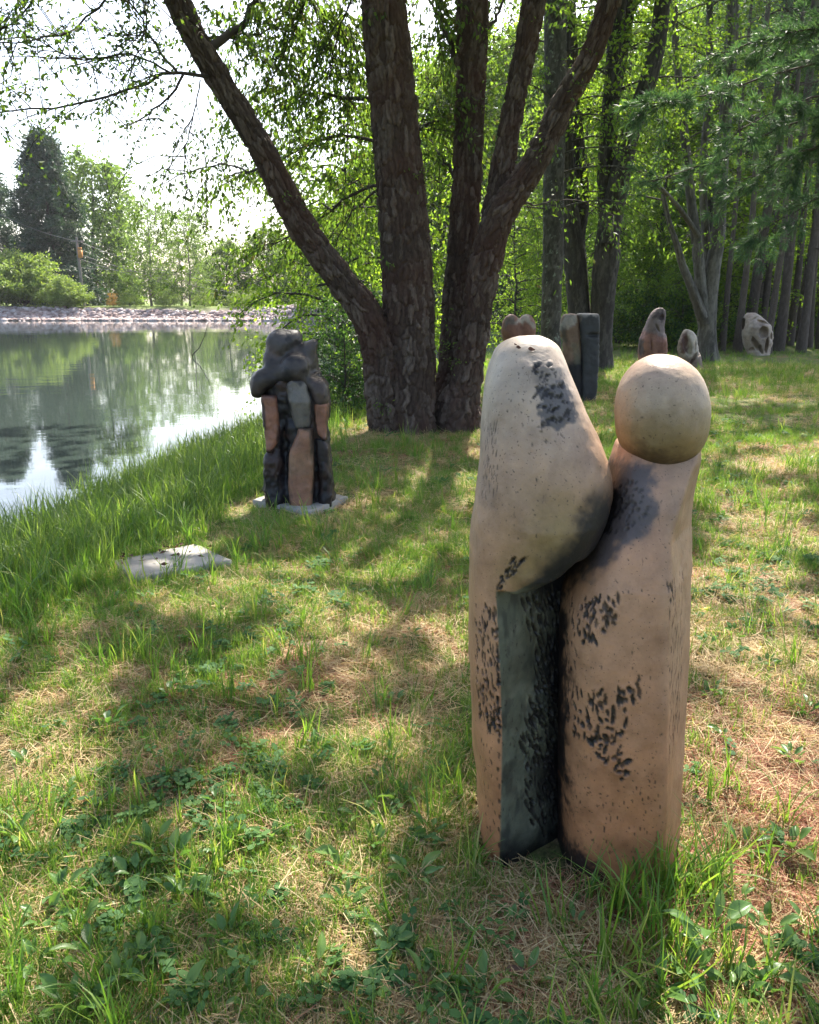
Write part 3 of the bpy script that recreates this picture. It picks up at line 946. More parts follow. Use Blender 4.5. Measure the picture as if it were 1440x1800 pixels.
#==WOODS==
# ------------------------------------------------------------------ prototypes of the trees further off
PROT = {}
PROT['loose'] = tree_proto(101, 10.5, 1.4, 3.2, 0.13, 40, 12, 30, 0.13, 0.075, 'leaf_wood', 'bark_dark', droop=0.3)
PROT['tall'] = tree_proto(102, 14.0, 3.0, 2.6, 0.15, 38, 10, 26, 0.14, 0.08, 'leaf_wood', 'bark_pine', droop=0.25)
PROT['airy'] = tree_proto(103, 9.5, 1.2, 3.3, 0.10, 40, 10, 20, 0.20, 0.11, 'leaf_far', 'twig_pale', droop=0.2, up=0.7)
PROT['full'] = tree_proto(104, 11.0, 0.6, 4.2, 0.2, 60, 12, 26, 0.30, 0.18, 'leaf_far', 'bark_dark', droop=0.25, spread=0.2)
PROT['bush'] = tree_proto(105, 2.4, 0.15, 1.15, 0.03, 26, 8, 22, 0.085, 0.045, 'leaf_shrub', 'twig', droop=0.2, up=0.8, r_limb=0.012)
PROT['bush_wide'] = tree_proto(106, 2.0, 0.1, 1.7, 0.03, 30, 9, 20, 0.10, 0.055, 'leaf_shrub', 'twig', droop=0.3, up=0.7, r_limb=0.012)
PROT['conifer'] = tree_proto(107, 19.0, 1.0, 6.2, 0.28, 130, 12, 26, 0.60, 0.15, 'needle_far', 'bark_dark', shape='cone', droop=0.22, up=0.12, spread=0.16, ln=1.5, hang=-0.1)
PROT['far_bush'] = tree_proto(108, 5.2, 0.2, 4.0, 0.08, 60, 12, 26, 0.30, 0.17, 'leaf_lime', 'twig', droop=0.1, up=0.75, spread=0.18, ln=1.2)
PROT['bare_bush'] = tree_proto(109, 6.0, 0.8, 3.2, 0.1, 34, 9, 3, 0.14, 0.07, 'dead_leaf', 'twig_pale', droop=0.1, up=0.6, ln=1.4)

PROT['huge'] = tree_proto(110, 25.0, 1.5, 6.5, 0.32, 95, 13, 24, 0.40, 0.25, 'leaf_wood', 'bark_dark', droop=0.25, spread=0.25)
PROT['dense'] = tree_proto(111, 13.0, 1.2, 3.6, 0.16, 60, 13, 28, 0.15, 0.09, 'leaf_wood', 'bark_dark', droop=0.3, spread=0.1)
# pine with bare trunk and a high crown
def pine_proto(seed, H, r0, z0):
    r = np.random.default_rng(seed)
    tr = simple_trunk(r, H, r0, lean=0.018, n=18)
    tb = Buf()
    sp = spline(tr, 40)
    tube(tb, sp[:, :3], sp[:, 3] * (1 + 0.06 * r.normal(size=40)), 10)
    W, L = Buf(), Buf()
    for k in range(26):                                    # dead stubs
        z = r.uniform(1.8, z0)
        a = r.uniform(0, 6.283)
        c = np.array([np.interp(z, tr[:, 2], tr[:, 0]), np.interp(z, tr[:, 2], tr[:, 1]), z])
        l = r.uniform(0.25, 1.3)
        q = c + np.array([math.cos(a), math.sin(a), -0.1]) * l * np.linspace(0, 1, 4)[:, None] + r.normal(size=(4, 3)) * 0.03
        q[0] = c
        tube(W, q, np.linspace(0.012, 0.004, 4), 3)
    make_crown(r, H, z0, 2.3, 26, 8, 20, 0.20, 0.02, shape='round', droop=0.2, trunk=tr, W=W, L=L, spread=0.10)
    return {'trunk': tb.mesh('trunk', [M['bark_pine']]), 'branches': W.mesh('branches', [M['twig']]), 'crown': L.mesh('crown', [M['needle']], smooth=False)}


PROT['pine_a'] = pine_proto(121, 17, 0.14, 9.0)
PROT['pine_b'] = pine_proto(122, 16, 0.11, 8.0)
PROT['pine_c'] = pine_proto(123, 18, 0.09, 9.5)

# --- the wood on the right
PG = 'slender pines of the wood at the right'
pines = [(1315, 27, 14), (1329, 30, 11), (1341, 36, 8), (1352, 33, 10), (1367, 26, 16), (1386, 29, 13), (1401, 31, 10), (1413, 38, 9), (1428, 34, 10), (1291, 38, 7), (1277, 34, 8), (1263, 44, 6),
         (1303, 45, 7), (1376, 42, 7), (1442, 27, 14), (1458, 30, 12), (1485, 26, 14), (1160, 50, 7), (1192, 53, 6), (1128, 57, 6), (1207, 47, 7), (1226, 42, 7), (1334, 50, 6), (1395, 47, 6), (1420, 52, 6), (1250, 55, 6), (1520, 33, 12), (1560, 29, 13), (1268, 26, 8), (1296, 25, 9), (1349, 24.5, 9), (1407, 25, 11), (1421, 28, 9), (1222, 30, 7), (1180, 33, 7), (1150, 36, 7), (1338, 28, 10), (1310, 58, 6), (1360, 60, 6), (1175, 62, 6), (1440, 60, 6)]
rp = np.random.default_rng(31)
for k, (px, Y, w) in enumerate(pines):
    pr = ('pine_a', 'pine_b', 'pine_c')[k % 3]
    r0 = {'pine_a': 0.14, 'pine_b': 0.11, 'pine_c': 0.09}[pr]
    sc = float(np.clip(w * 0.5 * Y / FPX / (r0 * 0.78), 0.75, 1.35))
    lab = 'thin distant pine trunk deep in the shaded wood at the right'
    grp = PG
    own = {1315: 'straight pine trunk rising right behind the carved cream sculpture', 1329: 'thin pine trunk next to the right of the one behind the carved sculpture',
           1352: 'thin pine trunk just left of the thickest pine by the carved sculpture', 1367: 'thickest bare pine trunk just right of the carved cream sculpture',
           1386: 'first slender pine right of the thickest pine by the carved sculpture', 1401: 'second slender pine right of the thickest pine by the carved sculpture',
           1428: 'third slender pine right of the thickest pine by the carved sculpture', 1442: 'pine trunk cut by the right edge of the view'}
    if px not in own and Y < 40: lab, grp = 'slim dark pine trunk standing at the near edge of the wood', 'slim pines at the near edge of the wood'
    if px in own: lab, grp = own[px], 'slender pines at the edge of the wood'
    if px > 1445: lab, grp = 'pine at the right, past the edge of the view', 'pines past the right edge'
    place_tree('pine_tree', PROT[pr], atx(px, Y), Y, sc, rp.uniform(0, 6.28), lab, 'pine tree', grp)

wood = [('dense', 1120, 62, 1.2), ('dense', 1200, 34, .95), ('tall', 1290, 32, 1.0), ('dense', 1345, 62, 1.3), ('dense', 1400, 66, 1.3), ('loose', 1470, 36, 1.0), ('dense', 1180, 48, 1.2), ('dense', 1250, 46, 1.2),
        ('huge', 1075, 76, .95), ('huge', 1010, 80, 1.0), ('huge', 945, 77, .95), ('huge', 880, 80, 1.0), ('huge', 815, 84, .95), ('huge', 755, 82, .9), ('dense', 1310, 54, 1.4), ('huge', 1420, 64, .9),
        ('loose', 1150, 30, 0.85), ('huge', 1190, 66, .9), ('dense', 1500, 48, 1.3), ('huge', 1000, 96, 1.1), ('huge', 1110, 94, 1.1), ('huge', 870, 98, 1.1), ('huge', 1300, 72, .95), ('huge', 1380, 84, 1.0), ('huge', 1480, 78, 1.0), ('huge', 700, 92, .85), ('full', 640, 92, 1.4),
        ('loose', 1225, 29, 0.9), ('dense', 1560, 40, 1.2), ('loose', 1620, 30, 1.1), ('dense', 1085, 31, .9), ('tall', 1350, 52, .9), ('loose', 1010, 26.5, .75)]


def where(px):
    if px < 870: return 'seen through the stems of the shaggy tree'
    if px < 985: return 'between the shaggy tree and the lichen-spotted trunk'
    if px < 1100: return 'behind the dark forked tree'
    if px < 1235: return 'between the forked tree and the pale-barked tree'
    if px < 1330: return 'behind the pale-barked tree and carved sculpture'
    if px < 1450: return 'among the pines at the right'
    return 'past the right edge of the view'


for k, (pr, px, Y, sc) in enumerate(wood):
    place_tree('broadleaf_tree', PROT[pr], atx(px, Y), Y, sc, rp.uniform(0, 6.28), ('tall hazy green tree across the water, ' if Y > 60 else 'leafy green tree, ') + where(px), 'tree', ('far trees ' if Y > 60 else 'leafy trees ') + where(px), leaf_m=('leaf_wood', 'leaf_bright')[k % 2])

UG = 'undergrowth bushes of the wood'
und = [('bush_wide', 1085, 33, 1.0), ('bush', 1130, 28, 1.2), ('bush_wide', 1160, 27, 1.2), ('bush', 1195, 26, 1.1), ('bush_wide', 1215, 31, 1.3), ('bush', 1275, 28, 1.1), ('bush_wide', 1300, 33, 1.3), ('bush', 1350, 35, .8), ('bush_wide', 1400, 38, .8), ('bush', 1440, 33, .7),
       ('bush_wide', 1120, 40, 1.8), ('bush', 1180, 38, 1.6), ('bush_wide', 1250, 40, 1.7), ('bush_wide', 1330, 48, 1.2), ('bush_wide', 1420, 50, 1.2), ('bush_wide', 1150, 55, 2.2), ('bush_wide', 1230, 54, 2.2), ('bush_wide', 1300, 62, 2.4), ('bush_wide', 1390, 66, 2.4),
       ('bush_wide', 1050, 73, 2.2), ('bush_wide', 1000, 72.5, 2.0), ('bush_wide', 940, 73, 2.2), ('bush_wide', 890, 73.5, 2.2), ('bush_wide', 840, 74, 2.2), ('bush_wide', 790, 75, 2.2), ('bush_wide', 740, 77, 2.2), ('bush_wide', 1105, 72, 2.2), ('bush_wide', 1470, 40, 1.8)]
for k, (pr, px, Y, sc) in enumerate(und):
    place_tree('shrub', PROT[pr], atx(px, Y), Y, sc, rp.uniform(0, 6.28), ('green bush on the far waterside, ' if Y > 60 else 'dark green undergrowth bush, ') + where(px), 'bush', ('far bushes ' if Y > 60 else 'bushes ') + where(px), leaf_m=('leaf_shrub', 'leaf_wood')[k % 2])

# --- shrub and young tree on the near shore, left of the big tree
sh = [('bush', 600, 11.6, 0.62), ('bush', 635, 11.2, 0.55), ('bush_wide', 575, 12.6, 0.62), ('bush', 655, 12.3, 0.65)]
for k, (pr, px, Y, sc) in enumerate(sh[:1]):
    place_tree('shrub', PROT['bush'], atx(605, 11.3), 11.3, 0.66, 1.0, 'dark feathery shrub on the bank between the dark sculpture and the shaggy tree', 'bush')
place_tree('shrub', PROT['bush'], atx(648, 12.4), 12.4, 0.72, 2.2, 'dark shrub tucked right behind the leaning stem of the shaggy tree', 'bush')
PROT['young'] = tree_proto(131, 5.4, 0.7, 1.7, 0.055, 30, 10, 26, 0.085, 0.05, 'leaf_bright', 'bark_dark', droop=0.35, hang=0.5, ln=0.7)
place_tree('young_tree', PROT['young'], atx(600, 14.2), 14.2, 0.95, 0.4, 'bright green young tree on the shore leaning over the pond, above the dark sculpture', 'tree')
place_tree('young_tree', PROT['young'], atx(720, 17.0), 17.0, 1.15, 2.0, 'green young tree on the shore seen between the stems of the shaggy tree', 'tree')
place_tree('young_tree', PROT['young'], atx(905, 25.5), 25.5, 0.9, 3.1, 'young tree by the water behind the rust-brown double sculpture', 'tree')

# --- the far bank
fb = [('conifer', 'conifer_tree', 105, 103, 1.02, 'tall dark blue-green conifer beyond the stone bank, the biggest on the far shore', None),
      ('conifer', 'conifer_tree', -12, 112, 1.08, 'second dark conifer cut by the left edge of the view', None),
      ('full', 'broadleaf_tree', 172, 118, 1.75, 'rounded green tree right behind the big far conifer', None),
      ('far_bush', 'shrub', 45, 94, 1.08, 'broad lime-green bush on the far bank in front of the conifer', None),
      ('far_bush', 'shrub', -60, 93, 1.25, 'broad lime-green bush at the left edge of the far bank', None),
      ('far_bush', 'shrub', 118, 92, 0.62, 'small lime-green bush on the far bank beside the utility pole', None),
      ('bare_bush', 'bare_tree', 0, 97, 1.2, 'bare grey-brown tree with few reddish leaves against the far conifer', None),
      ('airy', 'broadleaf_tree', 268, 100, 1.25, 'airy light green tree on the far bank, right of the utility pole', None),
      ('airy', 'broadleaf_tree', 335, 98, 1.1, 'thin open-crowned tree on the far bank, second right of the pole', None),
      ('full', 'broadleaf_tree', 400, 106, .7, 'full green tree on the far bank behind the thin open-crowned one', None),
      ('airy', 'broadleaf_tree', 320, 110, 1.25, None, 'trees at the back of the far bank'),
      ('full', 'broadleaf_tree', 230, 128, .5, None, 'trees at the back of the far bank'),
      ('full', 'broadleaf_tree', 470, 108, .85, None, 'trees at the back of the far bank'),
      ('full', 'broadleaf_tree', 540, 104, .9, None, 'trees at the back of the far bank'),
      ('full', 'broadleaf_tree', 610, 106, 1.0, None, 'trees at the back of the far bank'),
      ('full', 'broadleaf_tree', 290, 125, .45, None, 'trees at the back of the far bank'),
      ('full', 'broadleaf_tree', -110, 120, 1.5, None, 'trees at the back of the far bank'),
      ('full', 'broadleaf_tree', 360, 122, .55, None, 'trees at the back of the far bank')]
for pr, nm, px, Y, sc, lab, grp in fb:
    place_tree(nm, PROT[pr], atx(px, Y), Y, sc, rp.uniform(0, 6.28), lab or 'hazy green tree ' + ('behind the far conifers' if px < 300 else 'behind the thin open-crowned trees on the far bank' if px < 400 else 'on the far shore behind the leaning stem'), 'bush' if nm == 'shrub' else 'tree', grp and grp + (' a' if px < 300 else ' b' if px < 400 else ' c'))
place_tree('shrub', PROT['bush'], atx(200, 93), 93, .6, 0, 'small rust-orange shrub on the far bank near the pole foot', 'bush', leaf_m='rust')
for px, sc in ((230, .8), (300, .9), (360, .8), (420, .9), (455, 1.0)):
    place_tree('shrub', PROT['bush_wide'], atx(px, 94), 94, sc, px, 'low green bush on top of the stone bank', 'bush', 'low bushes on the stone bank', leaf_m='leaf_lime')

# utility pole with its cables
Yp = 96.0
pb = P(148, 541, Yp); pt = P(134, 416, Yp)
pole = empty('utility_pole', tuple(pb), 0, 'wooden utility pole with an orange box and cables on the far bank', 'utility pole')
b = Buf(); tube(b, np.array([pb - (0, 0, .3), (pb + pt) / 2, pt]), [0.20, 0.17, 0.14], 8); obj('shaft', b.mesh('shaft', [M['pole_wood']], shift=pb), pole)
b = Buf()
c = P(141, 446, Yp - .3)
bx = np.array([(x, y, z) for x in (-1, 1) for y in (-1, 1) for z in (-1, 1)], float)
BOXQ = np.array([(0, 1, 3, 2), (4, 6, 7, 5), (0, 4, 5, 1), (2, 3, 7, 6), (0, 2, 6, 4), (1, 5, 7, 3)])
b.add(bx * (0.2, 0.17, 0.42) + c, q=BOXQ); b.add(bx * (0.18, 0.14, 0.10) + c + (0, 0, .6), q=BOXQ)
obj('transformer', b.mesh('transformer', [M['orange_metal']], smooth=False, shift=pb), pole)
b = Buf(); b.add(bx * (0.75, 0.07, 0.07) + P(136, 424, Yp) , q=BOXQ); obj('crossarm', b.mesh('crossarm', [M['pole_wood']], smooth=False, shift=pb), pole)
for a0, a1, sag in (((142, 448), (460, 520), .6), ((143, 456), (470, 530), .6), ((143, 470), (520, 474), .5), ((136, 424), (-80, 330), .8), ((138, 424), (420, 500), .7)):
    s = np.linspace(0, 1, 12)[:, None]
    e0 = P(*a0, Yp); e1 = P(*a1, Yp + 3)
    p = e0 * (1 - s) + e1 * s - np.array([0, 0, sag]) * 4 * s * (1 - s)
    b = Buf(); tube(b, p, 0.022, 4); obj('cable', b.mesh('cable', [M['cable']], shift=pb), pole)

# near pine outside the frame on the right, its boughs hang into view
x0, y0 = atx(1640, 14.0), 14.0
np_ = empty('pine_tree', (x0, y0, 0), 0, 'pine with soft blue-green needle boughs reaching in from the upper right', 'pine tree')
r = np.random.default_rng(77)
tr = simple_trunk(r, 14, 0.2, 0.01)
sp = spline(tr, 40)
b = Buf(); tube(b, sp[:, :3], sp[:, 3], 12); obj('trunk', b.mesh('trunk', [M['bark_pine']]), np_)
W, L = Buf(), Buf()


def needle_tufts(L, p, r, n_tuft, ln=0.13, nn=16):
    for k in range(n_tuft):
        f = r.random() * (len(p) - 1); i = min(int(f), len(p) - 2); f -= i
        c = p[i] * (1 - f) + p[i + 1] * f
        d = nrm((p[i + 1] - p[i])[None])[0]
        ax = nrm(d * 0.8 + r.normal(size=(nn, 3)) * 0.55)
        leaves(L, np.repeat(c[None], nn, 0) + r.normal(size=(nn, 3)) * 0.012, ax, ln * (0.7 + 0.5 * r.random(nn)), 0.010, r, fold=0.0)


boughs = [[(1600, 150), (1480, 160), (1380, 190), (1290, 230)], [(1600, 120), (1450, 110), (1320, 140), (1220, 170), (1130, 185)], [(1600, 250), (1470, 250), (1370, 285), (1290, 330)], [(1600, 330), (1480, 330), (1400, 370), (1330, 410)],
          [(1600, 200), (1460, 200), (1340, 240), (1240, 290), (1150, 320)], [(1600, 60), (1440, 50), (1320, 75), (1230, 110)], 
          [(1600, 20), (1480, 20), (1390, 60), (1330, 110)], [(1600, 180), (1490, 215), (1430, 260), (1390, 320)]]
for k, rows in enumerate(boughs):
    Y0 = 12.0 + 2.4 * r.random()
    p = spline(np.array([P(a, c_, 14.0 + (Y0 - 14.0) * j / 3) for j, (a, c_) in enumerate(rows)]), 14)
    p[1:] += r.normal(size=(13, 3)) * 0.02
    tube(W, p, np.linspace(0.028, 0.005, 14), 5)
    tg = nrm(np.gradient(p, axis=0))
    for j in range(34):
        f = (0.12 + 0.88 * r.random()) * 13; i = min(int(f), 12)
        st = p[i] * (1 - (f - i)) + p[i + 1] * (f - i)
        d = nrm((tg[i] * 0.8 + r.normal(size=3) * (0.6, 0.6, 0.35))[None])[0]
        l = 0.25 + 0.45 * r.random()
        q = st + d * l * np.linspace(0, 1, 5)[:, None] - np.array([0, 0, 0.12 * l]) * np.linspace(0, 1, 5)[:, None] ** 2
        tube(W, q, np.linspace(0.006, 0.003, 5), 3)
        needle_tufts(L, q[1:], r, 9, 0.15, 15)
sh_ = np.array([x0, y0, 0])
tag(obj('branches', W.mesh('branches', [M['twig']], shift=sh_), np_), kind='stuff')
tag(obj('crown', L.mesh('crown', [M['needle']], smooth=False, shift=sh_), np_), kind='stuff')

# dead twig rising from the pond
b = Buf()
c = G(337, 628, WATER_Z)
tube(b, np.array([c - (0, 0, .3), c + (.05, 0, .10), P(350, 612, c[1]), P(360, 590, c[1]), P(366, 568, c[1])]), [.02, .02, .016, .012, .006], 5)
tube(b, np.array([P(337, 626, c[1]), P(338, 605, c[1])]), [.012, .005], 5)
tag(obj('dead_branch', b.mesh('dead_branch', [M['reed']])), 'dead forked twig sticking out of the pond water', 'branch')
#==SCULPT==
# ------------------------------------------------------------------ sculptures: implicit shapes turned into meshes
def smin(a, b, k):
    h = np.clip(0.5 + 0.5 * (b - a) / k, 0, 1)
    return b * (1 - h) + a * h - k * h * (1 - h)


def smax(a, b, k):
    return -smin(-a, -b, k)


def surface_nets(f, org, h):
    nx, ny, nz = f.shape
    ins = f < 0
    c = np.zeros((nx - 1, ny - 1, nz - 1), np.int8)
    for dx in (0, 1):
        for dy in (0, 1):
            for dz in (0, 1):
                c += ins[dx:nx - 1 + dx, dy:ny - 1 + dy, dz:nz - 1 + dz]
    I, J, K = np.nonzero((c > 0) & (c < 8))
    idx = np.full(c.shape, -1, np.int64)
    idx[I, J, K] = np.arange(len(I))
    acc = np.zeros((len(I), 3)); cnt = np.zeros(len(I))
    cor = [(a, b, d) for a in (0, 1) for b in (0, 1) for d in (0, 1)]
    for a in cor:
        for ax in range(3):
            if a[ax]: continue
            b = list(a); b[ax] = 1
            va = f[I + a[0], J + a[1], K + a[2]]; vb = f[I + b[0], J + b[1], K + b[2]]
            m = (va < 0) != (vb < 0)
            t = np.where(m, va / np.where(m, va - vb, 1), 0)
            p = np.tile(np.array(a, float), (len(I), 1)); p[:, ax] += t
            acc += p * m[:, None]; cnt += m
    v = acc / cnt[:, None] + np.stack([I, J, K], -1)
    Q = []
    for ax in range(3):
        o1, o2 = [(1, 2), (2, 0), (0, 1)][ax]
        s0 = [slice(1, -1)] * 3; s1 = [slice(1, -1)] * 3
        s0[ax] = slice(0, -1); s1[ax] = slice(1, None)
        a = ins[tuple(s0)]; b = ins[tuple(s1)]
        E = np.stack(np.nonzero(a != b), -1)
        sg = a[tuple(E.T)]
        E = E + 1; E[:, ax] -= 1
        def cell(d1, d2):
            e = E.copy(); e[:, o1] -= d1; e[:, o2] -= d2
            return idx[e[:, 0], e[:, 1], e[:, 2]]
        q = np.stack([cell(1, 1), cell(0, 1), cell(0, 0), cell(1, 0)], -1)
        q[~sg] = q[~sg][:, ::-1]
        Q.append(q)
    Q = np.concatenate(Q)
    Q = Q[(Q >= 0).all(1)]
    return v * h + org, Q


def polymesh(sdf, lo, hi, h):
    lo = np.array(lo, float); hi = np.array(hi, float)
    n = np.ceil((hi - lo) / h).astype(int) + 1
    ax = [(lo[k] + h * np.arange(n[k])).astype(np.float32) for k in range(3)]
    X, Y, Z = ax[0][:, None, None], ax[1][None, :, None], ax[2][None, None, :]
    f = np.broadcast_to(sdf(X, Y, Z), n).astype(np.float32).copy()
    return surface_nets(f, lo, h)


def vnormals(v, q):
    n = np.zeros_like(v)
    fn = np.cross(v[q[:, 2]] - v[q[:, 0]], v[q[:, 3]] - v[q[:, 1]])
    for k in range(4): np.add.at(n, q[:, k], fn)
    return nrm(n)


def curve_of(rows, Yp, n=400, smooth=6):
    """rows (py, pxL, pxR): left and right edge as functions of height at depth Yp"""
    z = np.array([P(720, r[0], Yp)[2] for r in rows])
    l = np.array([P(r[1], r[0], Yp)[0] for r in rows]); rr = np.array([P(r[2], r[0], Yp)[0] for r in rows])
    o = np.argsort(z)
    zz = np.linspace(z.min(), z.max(), n)
    def sm(a):
        y = np.interp(zz, z[o], a[o])
        if smooth:
            k = np.exp(-0.5 * (np.arange(-3 * smooth, 3 * smooth + 1) / smooth) ** 2); k /= k.sum()
            y = np.convolve(np.pad(y, 3 * smooth, 'reflect', reflect_type='odd'), k, 'valid')
        return y
    return zz, sm(l), sm(rr)


def stack_sdf(rows, Yp, yc, ry, p=2.6, smooth=6, ztop=None, zbot=None, k=0.01, smid=None):
    """a body made of superelliptic cross sections; yc and ry may be (z, value) tables"""
    zz, l, r = curve_of(rows, Yp, smooth=smooth)

    def tab(t, Z):
        if isinstance(t, (int, float)): return t
        zt = np.array([P(720, a[0], Yp)[2] for a in t]); vt = np.array([a[1] for a in t]); o = np.argsort(zt)
        return np.interp(Z, zt[o], vt[o])
    zt = zz[-1] if ztop is None else ztop
    zb = zz[0] if zbot is None else zbot

    def f(X, Y, Z):
        zc = Z.ravel()
        L = np.interp(zc, zz, l).astype(np.float32)[None, None]; R_ = np.interp(zc, zz, r).astype(np.float32)[None, None]
        cx, rx = (L + R_) / 2, np.maximum((R_ - L) / 2, 1e-3)
        cy = np.broadcast_to(np.asarray(tab(yc, zc), np.float32), zc.shape)[None, None]
        ryy = np.broadcast_to(np.asarray(tab(ry, zc), np.float32), zc.shape)[None, None]
        u = np.abs((X - cx) / rx); w = np.abs((Y - cy) / ryy)
        d = ((u ** p + w ** p) ** (1 / p) - 1) * np.minimum(rx, ryy)
        return smax(smax(d, Z - zt, k), zb - Z, k)
    return f


def ell(c, r, rot=0.0):
    c = np.array(c); r = np.array(r)
    ca, sa = math.cos(rot), math.sin(rot)

    def f(X, Y, Z):
        x, y, z = X - c[0], Y - c[1], Z - c[2]
        x, z = ca * x + sa * z, -sa * x + ca * z
        k0 = np.sqrt((x / r[0]) ** 2 + (y / r[1]) ** 2 + (z / r[2]) ** 2)
        return (k0 - 1) * r.min()
    return f


def sell(c, r, rot=0.0, p=3.0):
    c = np.array(c); r = np.array(r)
    ca, sa = math.cos(rot), math.sin(rot)

    def f(X, Y, Z):
        x, y, z = X - c[0], Y - c[1], Z - c[2]
        x, z = ca * x + sa * z, -sa * x + ca * z
        k0 = (np.abs(x / r[0]) ** p + np.abs(y / r[1]) ** p + np.abs(z / r[2]) ** p) ** (1 / p)
        return (k0 - 1) * r.min()
    return f


def inpoly(px, py, poly, soft=4.0):
    """1 inside a polygon (pixels), 0 outside, soft edge"""
    poly = np.asarray(poly, float)
    d = np.full(px.shape, 1e9); ins = np.zeros(px.shape, bool)
    for i in range(len(poly)):
        a, b = poly[i], poly[(i + 1) % len(poly)]
        e = b - a
        t = np.clip(((px - a[0]) * e[0] + (py - a[1]) * e[1]) / max(e @ e, 1e-9), 0, 1)
        d = np.minimum(d, np.hypot(px - a[0] - t * e[0], py - a[1] - t * e[1]))
        c = (a[1] > py) != (b[1] > py)
        ins ^= c & (px < a[0] + (py - a[1]) * e[0] / (e[1] if abs(e[1]) > 1e-9 else 1e-9))
    return sstep(-soft, soft, np.where(ins, d, -d))


def lerp(c, m, col):
    return c * (1 - m[:, None]) + np.asarray(col)[None] * m[:, None]


# ---- the pale pair in the foreground
YS = 2.06
SB = np.array([G(1030, 1545)[0], YS, 0.0])
couple = empty('sculpture', tuple(SB), 0, 'tall pale tan sculpture of two leaning figures with dark gouged marks, nearest in the grass', 'sculpture')
z_of = lambda py: P(720, py, YS)[2]
x_of = lambda px, py: P(px, py, YS)[0]

left_rows = [(586, 908, 968), (592, 890, 980), (602, 878, 986), (620, 868, 992), (650, 857, 1000), (700, 848, 1018), (750, 845, 1040), (800, 842, 1062), (835, 839, 1071), (868, 836, 1070), (900, 832, 1060), (930, 828, 1045), (960, 825, 1026),
             (990, 823, 1010), (1010, 822, 1004), (1060, 823, 1000), (1100, 824, 1000), (1200, 827, 1000), (1300, 831, 1000), (1400, 838, 1000), (1470, 848, 1000), (1535, 868, 1000), (1560, 878, 1000)]
body_l = stack_sdf(left_rows, YS, [(586, YS + .03), (700, YS + 0.01), (900, YS - .01), (1050, YS + 0.0), (1560, YS)], [(586, .055), (600, .10), (640, .135), (750, .165), (900, .195), (980, .20), (1050, .17), (1300, .165), (1560, .15)], p=2.5, smooth=5, ztop=z_of(588), zbot=-0.06, k=0.035)
XE = np.array([(1000, 870), (1045, 872), (1100, 875), (1200, 880), (1300, 882), (1400, 880), (1500, 876), (1600, 876)], float)
YFR = YS - 0.165
zf_ = lambda py: P(720, py, YFR)[2]
xf_ = lambda px, py: P(px, py, YFR)[0]
zE = np.array([zf_(a[0]) for a in XE]); xE = np.array([xf_(a[1], a[0]) for a in XE])
LB = np.array([(840, 1052), (870, 1046), (905, 1040), (945, 1025), (985, 1006), (1010, 985)], float)     # underside of the upper mass
xB = np.array([xf_(*a) for a in LB]); zB = np.array([zf_(a[1]) for a in LB])


def left_sdf(X, Y, Z):
    d = body_l(X, Y, Z)
    xe = np.interp(Z.ravel(), zE[::-1], xE[::-1]).astype(np.float32)[None, None]
    yp = YS - 0.150 + (X - xe) * 0.85
    side = xe - X + 0.0 * Y                                     # only right of the edge
    zb = np.interp(X.ravel(), xB, zB).astype(np.float32)[:, None, None]
    cut = smax(smax(Y - yp, side, 0.004), Z - (zb + (Y - (YS - .17)) * 0.25), 0.03)
    d = smax(d, -cut, 0.008)
    # shallow facets on the upper mass
    n = np.array([-0.72, -0.69]); px = xf_(925, 900)
    d = smax(d, ((X - px) * n[0] + (Y - (YS - 0.200)) * n[1]) - 0.012 + 0.02 * np.clip((Z - z_of(820)) / 0.2, 0, 1.5), 0.012)
    return d


right_rows = [(770, 1096, 1226), (800, 1086, 1227), (820, 1079, 1227), (850, 1074, 1226), (880, 1066, 1225), (920, 1050, 1224), (960, 1028, 1222), (1000, 1003, 1220), (1030, 989, 1217), (1060, 983, 1215), (1200, 981, 1208), (1350, 981, 1202), (1500, 983, 1197), (1560, 986, 1192), (1590, 990, 1188)]
body_r = stack_sdf(right_rows, YS, [(770, YS + .03), (1000, YS), (1590, YS - 0.01)], [(770, .10), (820, .125), (880, .16), (960, .19), (1050, .205), (1590, .205)], p=3.4, smooth=4, ztop=z_of(775), zbot=-0.06, k=0.02)
FE = np.array([(800, 1232), (830, 1227), (900, 1198), (960, 1177), (1100, 1168), (1300, 1164), (1600, 1160)], float)
zF = np.array([zf_(a[0]) for a in FE]); xF = np.array([xf_(a[1], a[0]) for a in FE])


def right_sdf(X, Y, Z):
    d = body_r(X, Y, Z)
    xf = np.interp(Z.ravel(), zF[::-1], xF[::-1]).astype(np.float32)[None, None]
    yf = np.interp(Z.ravel(), [0, z_of(1000), z_of(820)], [YS - .205, YS - .195, YS - .12]).astype(np.float32)[None, None]
    n = np.array([0.86, -0.51])
    d = smax(d, (X - xf) * n[0] + (Y - yf) * n[1], 0.006)
    d = smax(d, yf + 0.004 - Y, 0.012)                          # flat front
    return d


ball_c = P(1162, 727, YS - 0.02)
ball_f = sell(ball_c, (0.1155, 0.118, 0.143), 0.10, 2.10)


